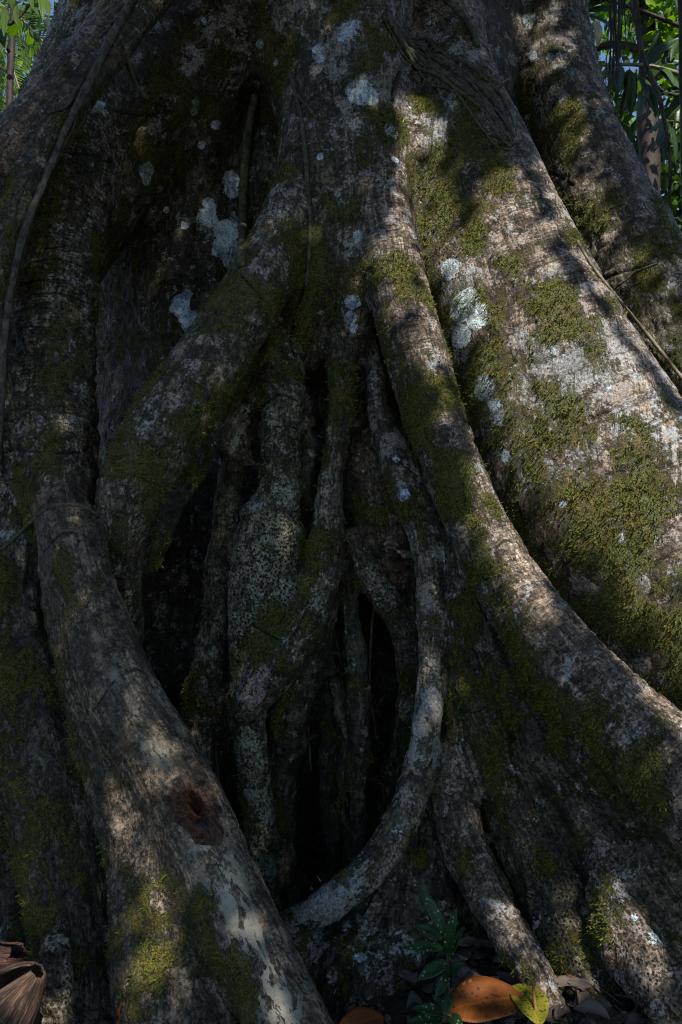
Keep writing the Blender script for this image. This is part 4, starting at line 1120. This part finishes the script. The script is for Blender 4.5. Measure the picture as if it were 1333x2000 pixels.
tag(link('bark_strip', tube_mesh('bark_strip', W, 6, .3, 3), simple_mat('orange_wood', (.20, .07, .02), (.45, .20, .07), 40, .6, .002)), 'splintered orange wood strip on the litter at lower right', 'wood strip')
W = [(*at(1041, 1914, 2.56), .003), (*at(1044, 1950, 2.54), .0042), (*at(1052, 2010, 2.5), .004)]
tag(link('leaf_stalk', tube_mesh('leaf_stalk', W, 6, .1, 3), simple_mat('brown_stalk', (.20, .09, .02), (.32, .16, .04), 40, .6, .001)), 'upright brown leaf stalk in front of the yellow leaf', 'stalk')
W = [(*(np.array(at(243, 1962, 2.56))), .002), (*(np.array(at(240, 1975, 2.53))), .004), (*(np.array(at(243, 1996, 2.5))), .002)]
p_, n_ = hit(243, 1978)
if p_:
    b_, t_ = p_ + n_ * .006 + Vector((0, 0, .02)), p_ + n_ * .01 - Vector((0, 0, .025))
    tag(link('fallen_leaf', leaf_mesh('fallen_leaf', b_, t_, .013, n_, .5, .2, .1, 8, 4, .5, .1, 3, .4), M_ORANGE), 'tiny orange leaf scrap caught on the lower left root', 'leaf')
# fine litter nobody could count
n = 5200
X = rs.uniform(-1.9, 2.0, n); Y_ = rs.uniform(1.9, 3.9, n)
me = leaf_cloud('leaf_litter', np.stack([X, Y_, ground_z(X, Y_) + rs.uniform(.0, .012, n)], 1), .034, 3, .5, 0)
tag(link('leaf_litter', me, M_LITTER, smooth=False), 'brown crumbled leaf litter covering the soil', 'leaf litter', kind='stuff')

sap = empty('sapling', tuple(gpt(882, 2035)))
tag(sap, 'small green sapling with cream spotted leaves at the foot of the tree', 'sapling')
base_ = gpt(882, 2035)
YS = base_.y
stem = [(*base_, .0032), (*at(880, 1990, YS), .003), (*at(877, 1930, YS), .0026), (*at(874, 1870, YS), .0022), (*at(870, 1825, YS), .0016)]
link('stem', tube_mesh('stem', stem, 6, .05, 1), simple_mat('sapling_stem', (.03, .04, .015), (.06, .05, .03), 60, .6, .001), sap)
for q, (bx, by, tx, ty, w_, dy, ux, uy) in enumerate([
        (869, 1826, 818, 1733, 27, .02, .3, -.9), (874, 1864, 893, 1772, 24, -.03, -.4, -.9), (866, 1834, 810, 1808, 24, -.04, 0, -.5), (868, 1852, 784, 1852, 25, -.05, 0, -.5),
        (876, 1876, 908, 1808, 18, -.02, -.5, -.8), (872, 1880, 816, 1914, 27, -.05, .1, -.6), (877, 1905, 908, 1880, 22, -.03, -.3, -.7), (874, 1898, 850, 1950, 21, -.06, .2, -.9),
        (871, 1980, 804, 1970, 25, -.05, 0, -.5), (867, 1992, 796, 1998, 26, -.06, 0, -.5), (872, 1978, 845, 1944, 20, .01, .2, -.8), (876, 1985, 905, 2004, 24, -.05, 0, -.6), (878, 1940, 868, 1985, 20, -.05, .1, -.9)]):
    link('leaf', leaf_mesh('leaf', at(bx, by, YS), at(tx, ty, YS + dy), w_ * YS / F, (ux, uy, .55), .48, .25, .07, 14, 6, 0, .02, q, .2 + .6 * rg.random()), M_SAP, sap)


# dry palm sheath at the lower left: a rolled, ribbed sheet
def sheath(name, label, path, r0, a0, a1, seed, mat):
    W = np.array(world_pts(path)); W = catmull(W, .012)
    P = W[:, :3]; T = np.gradient(P, axis=0); T /= np.linalg.norm(T, axis=1)[:, None]
    U = np.cross(T, [0, 1, 0]); U /= np.linalg.norm(U, axis=1)[:, None]; B = np.cross(T, U)
    na = 60; A = np.linspace(a0, a1, na)
    Vv = []
    for i in range(len(W)):
        for a in A:
            rr = W[i, 3] * (1 + .07 * math.sin(a * 7 + i * .06) + .045 * math.sin(a * 19 + i * .10 + seed) + .03 * math.sin(a * 34 - i * .05 + 2 * seed))
            Vv.append(P[i] + (U[i] * math.cos(a) + B[i] * math.sin(a)) * rr)
    Vv = np.array(Vv); Vv += .006 * fbm(Vv, 14, 3, seed)[:, None] * np.array([1, 1, 1])
    i = np.arange(len(W) - 1)[:, None] * na + np.arange(na - 1)[None]
    Qq = np.stack([i, i + 1, i + na + 1, i + na], -1).reshape(-1, 4)
    me_ = quad_mesh(name, Vv, Qq)
    fl_ = np.stack([np.repeat(np.arange(len(W)) * .012, na), np.tile(A * .1, len(W)), np.zeros(len(Vv))], 1)
    me_.attributes.new('flow', 'FLOAT_VECTOR', 'POINT').data.foreach_set('vector', fl_.astype(np.float32).ravel())
    o = link(name, me_, mat)
    sm_ = o.modifiers.new('thickness', 'SOLIDIFY'); sm_.thickness = .004
    return tag(o, label, 'palm sheath')


sheath('palm_sheath', 'wrinkled brown dry palm sheath lying at the lower left corner', [(74, 1896, 2.36, 18), (40, 1930, 2.38, 48), (-10, 1985, 2.38, 74), (-80, 2060, 2.36, 92)], 0, -3.3, 2.2, 1, M_SHEATH)
sheath('palm_sheath', 'hollow rim of a red brown palm sheath behind the wrinkled one', [(38, 1876, 2.46, 30), (10, 1880, 2.48, 38), (-50, 1890, 2.5, 44), (-120, 1905, 2.5, 50)], 0, -2.6, 2.9, 4, sheath_mat('red_palm_sheath', (.05, .02, .012), (.17, .075, .05)))


# ------------------------------------------------------------------ forest behind
def tree(name, label, cat, x, y, h, r, crown, nleaf, lsize, mat, seed, group=None, lean=(0, 0), bark=None, limbs=5):
    rg_ = random.Random(seed)
    t = empty(name, (x, y, gz(x, y)))
    tag(t, label, cat, group)
    z0 = gz(x, y) - .1
    top = Vector((x + lean[0], y + lean[1], h))
    W = [(x, y, z0, r * 1.5), (x + lean[0] * .1, y + lean[1] * .1, z0 + .5, r * 1.05), (x + lean[0] * .5 + r * rg_.uniform(-1, 1), y + lean[1] * .5, h * .5, r * .85), (*top, r * .45)]
    link('trunk', tube_mesh('trunk', W, 14, .25, seed, .12), bark or M_TREEBARK, t)
    cl = []
    for q in range(limbs):
        a = 6.283 * q / limbs + rg_.random(); z = h * rg_.uniform(.45, .9)
        b = Vector((x + lean[0] * z / h, y + lean[1] * z / h, z))
        e = b + Vector((math.cos(a) * crown[0] * .75, math.sin(a) * crown[1] * .75, rg_.uniform(-.1, .5) * crown[2]))
        m_ = (b + e) / 2 + Vector((0, 0, .12 * crown[2]))
        link('limb', tube_mesh('limb', [(*b, r * .4), (*m_, r * .26), (*e, r * .08)], 8, .2, seed + q, .12), bark or M_TREEBARK, t)
        cl.append(e); cl.append(m_)
    r_ = np.random.RandomState(seed)
    n_ = nleaf * 3
    # leaves gather in clumps round the limbs' ends
    cc = np.array([tuple(c) for c in cl] + [(top.x + crown[0] * r_.uniform(-.8, .8), top.y + crown[1] * r_.uniform(-.8, .8), top.z + crown[2] * r_.uniform(-.9, .5)) for _ in range(12)])
    k_ = r_.randint(len(cc), size=n_)
    P = cc[k_] + r_.normal(size=(n_, 3)) * np.array(crown) * .24
    keep = fbm(P, 1.5, 4, seed) > .15
    P = P[keep][:nleaf]
    link('crown', leaf_cloud('crown', P, lsize, seed, .5, .35), mat, t, smooth=False)
    return t


FG = 'forest trees behind the fig'
specs = [(3.0, 9.5, 8.4, .13, (1.6, 1.2, 2.2), 5200, .13, M_CROWN2, 'slim dark forest tree seen beyond the right buttress'),
         (5.2, 13.0, 7.0, .2, (2.6, 2, 2.6), 9000, .17, M_CROWN, 'dark leafed forest tree far behind at the right'),
         (2.6, 15.5, 7.5, .2, (2.6, 2, 3), 7500, .19, M_CROWN2, 'bright leafed forest tree farthest back at the right'),
         (-3.6, 10.5, 5.8, .12, (1.6, 1.2, 1.8), 3600, .13, M_CROWN2, 'small leafed bright tree beyond the top left corner'),
         (-5.8, 14.0, 8.0, .2, (2.8, 2, 3), 6500, .2, M_CROWN, 'dark forest tree far behind at the left'),
         (7.5, 11.0, 6.5, .18, (2.2, 2, 2.4), 5000, .18, M_CROWN, 'forest tree outside the right edge'),
         (-8.0, 11.0, 6.5, .18, (2.2, 2, 2.4), 4000, .18, M_CROWN, 'forest tree outside the left edge'),
         (0.4, 17.0, 8.5, .25, (3, 2, 3), 4500, .22, M_CROWN, 'forest tree straight behind the fig')]
for q, (x, y, h, r, cr, nl, ls, mt_, lb) in enumerate(specs):
    tree('forest_tree', lb, 'tree', x, y, h, r, cr, nl, ls, mt_, 40 + q, FG, bark=M_DARKBARK if q == 0 else None)
# low understory that closes the view under the crowns
for q, (x, y, sx, nl, lb) in enumerate([(3.8, 8.0, 1.3, 2600, 'leafy undergrowth bush beyond the right buttress'), (-4.4, 9.0, 1.3, 1800, 'leafy undergrowth bush beyond the left flank'), (6.2, 9.2, 1.5, 1800, 'undergrowth bush outside the right edge')]):
    tree('bush', lb, 'bush', x, y, 1.7, .04, (sx, .9, .9), nl, .13, M_CROWN, 80 + q, 'undergrowth bushes')

# the slender dark trunk at the right edge
tree('slender_tree', 'slender dark trunk standing upright at the right edge', 'tree', at(1343, 600, 4.6).x + .02, 4.6, 8.5, .043, (1.2, 1.0, .8), 1500, .14, M_CROWN, 7, None, (.05, .0), M_DARKBARK, 3)
tree('slender_tree', 'thin grey trunk at the top left edge', 'tree', at(2, 200, 7.0).x, 7.0, 7.0, .035, (1.0, 1.0, .7), 900, .12, M_CROWN2, 9, None, (.1, 0), M_DARKBARK, 3)

# long leaved understory tree
us = empty('understory_tree', (2.35, 5.7, 0))
tag(us, 'understory tree with long drooping lance leaves at the upper right', 'tree')
YU = 5.6
link('trunk', tube_mesh('trunk', [(2.45, 5.75, -.1, .03), (2.4, 5.75, 1.5, .024), (2.32, 5.7, 3.0, .018), (*at(1345, 60, 5.7), .014), (*at(1352, -120, 5.7), .01)], 8, .1, 1, .05), M_DARKBARK, us)
for (a, b, c_, r) in [((1350, 150), (1262, 128), (1160, 127), 5), ((1350, 190), (1300, 180), (1262, 150), 4), ((1350, 60), (1250, 20), (1150, -10), 5), ((1350, 260), (1330, 240), (1302, 236), 3)]:
    link('branch', tube_mesh('branch', world_pts([(*a, 5.7, r), (*b, YU, r * .8), (*c_, YU - .1, r * .6)]), 6, .1, 2, .03), M_TAN if a[1] == 150 else M_DARKBARK, us)
LV = [(1140, 20, 1222, 0, 24), (1142, 24, 1232, 36, 26), (1144, 30, 1212, 70, 26), (1150, 20, 1180, -30, 22), (1145, 60, 1160, 112, 20), (1140, 68, 1190, 78, 18), (1150, 40, 1135, 110, 18),
      (1165, 128, 1150, 72, 18), (1200, 128, 1162, 166, 16), (1205, 132, 1186, 178, 17), (1215, 130, 1205, 190, 18), (1230, 135, 1222, 175, 20), (1236, 140, 1232, 230, 22), (1245, 146, 1262, 236, 22), (1252, 150, 1282, 232, 22), (1240, 150, 1212, 232, 20),
      (1250, 178, 1243, 236, 18), (1262, 168, 1300, 110, 24), (1264, 128, 1330, 74, 30), (1266, 126, 1340, 124, 26), (1268, 132, 1318, 168, 24), (1262, 122, 1290, 60, 20), (1285, 140, 1345, 186, 24),
      (1345, 175, 1285, 190, 20), (1345, 180, 1300, 234, 26), (1340, 176, 1322, 262, 26), (1340, 60, 1310, 120, 26), (1342, 40, 1318, -20, 24), (1302, 238, 1276, 300, 17), (1304, 240, 1296, 322, 17), (1300, 236, 1264, 262, 15), (1308, 240, 1320, 320, 16),
      (1200, 235, 1222, 300, 20), (1195, 240, 1186, 300, 18), (1210, 240, 1243, 285, 18), (1172, 312, 1250, 318, 16), (1270, 405, 1312, 440, 20), (1175, 230, 1200, 262, 20), (1165, 180, 1190, 232, 22), (1170, 160, 1150, 200, 22)]
for q, (bx, by, tx, ty, w_) in enumerate(LV):
    link('leaf', leaf_mesh('leaf', at(bx, by, YU + rg.uniform(-.15, .15)), at(tx, ty, YU + rg.uniform(-.3, .1)), w_ * YU / F, (rg.uniform(-.4, .6), -.75, rg.uniform(.2, .8)), .46, .3, rg.uniform(-.02, .12), 12, 6, 0, .02, q, rg.random()), M_LANCE, us)
for q, (bx, by, tx, ty, w_) in enumerate([(1146, 38, 1152, 122, 20), (1164, 40, 1168, 92, 18)]):
    o = link('leaf', leaf_mesh('leaf', at(bx, by, YU - .2), at(tx, ty, YU - .25), w_ * YU / F, (.2, -1, .1), .5, .3, .05, 12, 6, 0, .05, q, .6), M_PALE, us)
    o['label'] = 'pale buff dead leaf hanging down'
# second plant with long leaves in the top left corner
ul = empty('understory_shrub', (-2.1, 6.3, 0))
tag(ul, 'shrub with light green hanging leaves in the top left corner', 'shrub')
link('stem', tube_mesh('stem', [(-2.2, 6.3, -.1, .03), (-2.25, 6.3, 2.0, .022), (*at(-40, 40, 6.2), .016), (*at(20, 48, 6.1), .011), (*at(90, -30, 6.1), .007)], 8, .1, 1, .05), M_DARKBARK, ul)
M_LIGHTLEAF = leaf_mat('light_lance_leaf', (.05, .11, .015), (.11, .18, .03), .5, .35, vein=.3)
for q, (bx, by, tx, ty, w_) in enumerate([(34, 10, 38, 56, 16), (42, 30, 44, 62, 12), (10, 20, 8, 72, 14), (0, 50, 12, 98, 16), (78, -20, 84, 40, 16), (92, 0, 96, 34, 12), (60, -20, 66, 24, 14), (50, 14, 78, 34, 12), (-10, 10, 20, 34, 16), (60, 60, 76, 84, 12), (20, -20, 24, 20, 16)]):
    link('leaf', leaf_mesh('leaf', at(bx, by, 6.0 + rg.uniform(-.2, .2)), at(tx, ty, 5.9 + rg.uniform(-.2, .2)), w_ * 6 / F, (rg.uniform(-.4, .6), -.75, rg.uniform(.1, .6)), .46, .3, .05, 12, 6, 0, .02, q, rg.random()), M_LIGHTLEAF, ul)
# palm with drooping fronds at the left edge
pm_ = empty('palm', (-3.6, 8.3, 0))
tag(pm_, 'palm with thin pale leaflets drooping at the left edge', 'palm')
link('trunk', tube_mesh('trunk', [(-3.6, 8.3, -.1, .11), (-3.55, 8.3, 2.5, .09), (-3.45, 8.3, 5.0, .08)], 12, .1, 1, .1), M_TREEBARK, pm_)
for q, (x0, y0, x1, y1, x2, y2, Yd) in enumerate([(-140, -40, -10, 60, 60, 240, 8.0), (-140, -40, -30, 130, 20, 300, 8.1), (-130, -50, 20, 20, 120, 120, 8.4), (-140, -40, -60, 120, -80, 330, 8.3), (-150, -40, -260, 40, -330, 200, 8.3), (-140, -50, -60, -160, 60, -180, 8.2)]):
    C = catmull([(*at(x0, y0, 8.3),), (*at(x1, y1, Yd),), (*at(x2, y2, Yd - .2),)], .03)
    fr = link('frond', tube_mesh('frond', [(*c, .008) for c in C[::4]], 5, 0, 1, .1), M_TAN, pm_)
    Vv = []
    for i in range(4, len(C) - 1):
        d = C[i + 1] - C[i]; d /= np.linalg.norm(d)
        for sgn in (-1, 1):
            s2 = np.cross(d, [0, 1, .3]) * sgn; s2 /= np.linalg.norm(s2)
            l_ = .42 * math.sin(math.pi * (.12 + .8 * i / len(C)))
            e = C[i] + s2 * l_ * .55 + d * l_ * .75 + np.array([0, rg.uniform(-.05, .05), -.25 * l_])
            m2 = C[i] * .5 + e * .5 + np.array([0, 0, .05])
            wv2 = d * .006
            Vv += [C[i] - wv2, C[i] + wv2, m2 + wv2 * 1.4, m2 - wv2 * 1.4, m2 - wv2 * 1.4, m2 + wv2 * 1.4, e + wv2 * .2, e - wv2 * .2]
    me = quad_mesh('leaflets', np.array(Vv), np.arange(len(Vv)).reshape(-1, 4))
    me.attributes.new('lr', 'FLOAT', 'POINT').data.foreach_set('value', np.full(len(Vv), .7, np.float32))
    me.attributes.new('luv', 'FLOAT_VECTOR', 'POINT').data.foreach_set('vector', np.full(len(Vv) * 3, .5, np.float32))
    link('leaflets', me, M_PALM, fr, smooth=False)

# hanging aerial roots
hr = empty('hanging_roots', tuple(at(1215, -60, 4.75)))
tag(hr, 'curtain of thin dark aerial roots hanging at the upper right', 'aerial roots')
for q in range(30):
    x = rg.choice([rg.gauss(1212, 8), rg.gauss(1202, 9), rg.uniform(1192, 1250)]); e = rg.uniform(120, 250) if x < 1222 else rg.uniform(40, 150)
    yy = 4.75 + rg.uniform(-.1, .1)
    W = world_pts([(x + 4, -90, yy, 1.3), (x + 2 + rg.uniform(-3, 3), 10, yy, 1.1), (x - 2 + rg.uniform(-6, 6), e * .6, yy, .9), (x - 8 + rg.uniform(-9, 9), e, yy, .5)])
    link('root_strand', tube_mesh('root_strand', W, 5, .1, q, .05), M_DARKBARK, hr)
W = world_pts([(1228, -90, 4.6, 8), (1238, 0, 4.6, 7), (1246, 50, 4.6, 7), (1254, 100, 4.6, 5), (1268, 140, 4.6, 5), (1288, 190, 4.6, 4.5), (1302, 260, 4.6, 4), (1310, 330, 4.6, 3.6), (1306, 400, 4.6, 3.4), (1303, 460, 4.6, 3), (1300, 600, 4.7, 3)])
tag(link('liana', tube_mesh('liana', W, 8, .25, 4, .03), M_TREEBARK), 'dark liana hanging in front of the leaves at the upper right', 'vine')

# ------------------------------------------------------------------ unseen canopy added overhead, leaves culled to place the sun patches
LIT = [  # sunlit areas on the bark: polygon in photo pixels, share of sun that gets through
    ([(780, 170), (850, 190), (900, 320), (900, 430), (860, 620), (900, 800), (860, 840), (800, 620), (760, 400)], .8),
    ([(700, 440), (800, 470), (860, 640), (880, 800), (830, 760), (740, 600)], .65),
    ([(860, 450), (1000, 430), (1100, 500), (1200, 640), (1400, 900), (1400, 1250), (1400, 1560), (1333, 1450), (1150, 1230), (1000, 1050), (930, 900), (870, 700)], 1.),
    ([(900, 380), (1010, 300), (1100, 460), (1000, 520)], .5),
    ([(1040, 300), (1130, 340), (1250, 460), (1400, 640), (1400, 880), (1200, 620), (1100, 470)], .8),
    ([(1000, 20), (1110, 20), (1150, 220), (1220, 380), (1110, 330), (1040, 180)], .18),
    ([(900, 880), (960, 900), (1010, 1050), (1110, 1210), (1060, 1240), (980, 1180), (900, 1000)], 1.),
    ([(890, 1180), (960, 1160), (1010, 1260), (1030, 1420), (1010, 1560), (930, 1500), (890, 1380)], .5),
    ([(930, 1540), (1010, 1540), (1060, 1660), (1010, 1720), (950, 1640)], .25),
    ([(1060, 1730), (1150, 1740), (1190, 1870), (1170, 1960), (1100, 1900)], .3),
    ([(1160, 1690), (1230, 1700), (1310, 1800), (1320, 1940), (1240, 1940), (1180, 1830)], .6),
    ([(1230, 1420), (1400, 1560), (1400, 1700), (1300, 1600)], .02),
    ([(70, 1040), (150, 1040), (260, 1280), (330, 1450), (250, 1460), (120, 1250)], .01),
    ([(250, 1350), (330, 1420), (440, 1540), (470, 1640), (380, 1600), (260, 1480)], .12),
    ([(170, 1440), (300, 1460), (330, 1600), (350, 1750), (360, 1900), (340, 2060), (200, 2060), (220, 1800), (210, 1600)], .33),
    ([(380, 1640), (460, 1660), (620, 2040), (520, 2040), (430, 1820)], .06),
    ([(-60, 1840), (90, 1850), (130, 2060), (-60, 2060)], .7),
    ([(1030, 1850), (1090, 1870), (1120, 1960), (1120, 2080), (860, 2080), (860, 1950), (1000, 1930)], .55),
    ([(930, 1730), (1010, 1780), (1080, 1900), (1000, 1880)], .3),
    ([(820, 1130), (860, 1130), (860, 1480), (800, 1560), (810, 1400)], .05),
    ([(770, 0), (940, 0), (960, 140), (880, 100), (800, 60)], .15),
]


def lit_at(px, py):
    v = np.zeros(len(px))
    for poly, a in LIT:
        ins = np.zeros(len(px), bool)
        n = len(poly)
        for i in range(n):
            x1, y1 = poly[i]; x2, y2 = poly[(i + 1) % n]
            c = ((y1 > py) != (y2 > py)) & (px < (x2 - x1) * (py - y1) / (y2 - y1 + 1e-9) + x1)
            ins ^= c
        v = np.where(ins, np.maximum(v, a), v)
    return v


rs2 = np.random.RandomState(99)
n = 185000
Sv = np.array(SDIR)
U_ = np.cross(Sv, [0, 0, 1]); U_ /= np.linalg.norm(U_); V_ = np.cross(U_, Sv)
P0 = np.array([.05, 3.0, 1.55])
cu = rs2.uniform(-2.6, 2.6, n); cv = rs2.uniform(-3.0, 3.3, n); ct = rs2.uniform(4.2, 6.4, n)
Cc = P0 + U_ * cu[:, None] + V_ * cv[:, None] + Sv * ct[:, None]
keepm = np.ones(n, bool)
hx = np.full(n, -999.); hy = np.full(n, -999.)
Dn = -SDIR
for q in range(n):
    r_ = BT.ray_cast(Vector(Cc[q]), Dn)
    if r_[0] is not None:
        p_ = r_[0]
    else:
        t_ = Cc[q][2] / SDIR.z
        p_ = Vector(Cc[q]) + Dn * t_
    dep = p_.y * CP + (p_.z - CAMZ) * SP
    if dep > .5:
        hx[q] = 666.5 + F * p_.x / dep; hy[q] = 1000 - F * ((p_.z - CAMZ) * CP - p_.y * SP) / dep
lv = lit_at(hx, hy)
blot = np.clip(.5 + 1.6 * fbm(np.stack([cu, cv, cu * 0], 1), 3.2, 3, 12), 0, 1)
Lw = np.clip(lv + (blot - .5) * 3.2 * np.clip(lv * (1 - lv), 0, .25) * (lv < .97), .004, .995)
keepm = rs2.uniform(size=n) < np.clip(-np.log(Lw) / 10.5, 0, 1)
Cc = Cc[keepm]
print('canopy leaves', len(Cc), round(time.time() - T0, 1))
half = Cc[:, 0] > P0[0] + Sv[0] * 5.3 - .3
for q, (msk, bx, by, lb) in enumerate([(half, 7.2, -2.4, 'unseen tree shaped to shade the fig, behind the viewer to the right'), (~half, -2.8, -3.2, 'unseen tree shaped to shade the fig, behind the viewer to the left')]):
    t = empty('shade_canopy', (bx, by, 0)); tag(t, lb, 'tree', 'added shade canopies behind the viewer')
    cen = Cc[msk].mean(0)
    link('trunk', tube_mesh('trunk', [(bx, by, -.2, .3), (bx, by, 1.5, .22), (bx * .95, by * .95, 5, .18), (bx * .9, by * .9, 8, .1)], 14, .2, q, .15), M_TREEBARK, t)
    for z, e in ((4.0, cen + [0.3, 0, .4]), (5.0, cen + [-.6, .5, .9]), (5.6, cen + [.7, -.8, 1.2])):
        b = np.array([bx * .9, by * .9, z])
        link('limb', tube_mesh('limb', [(*b, .06), (*((b + e) / 2 + [0, 0, .8]), .035), (*e, .012)], 8, .2, q, .15), M_TREEBARK, t)
    link('crown', leaf_cloud('crown', Cc[msk], .10, q, .55, .2), M_CROWN, t, smooth=False)


print('script seconds', round(time.time() - T0, 1))
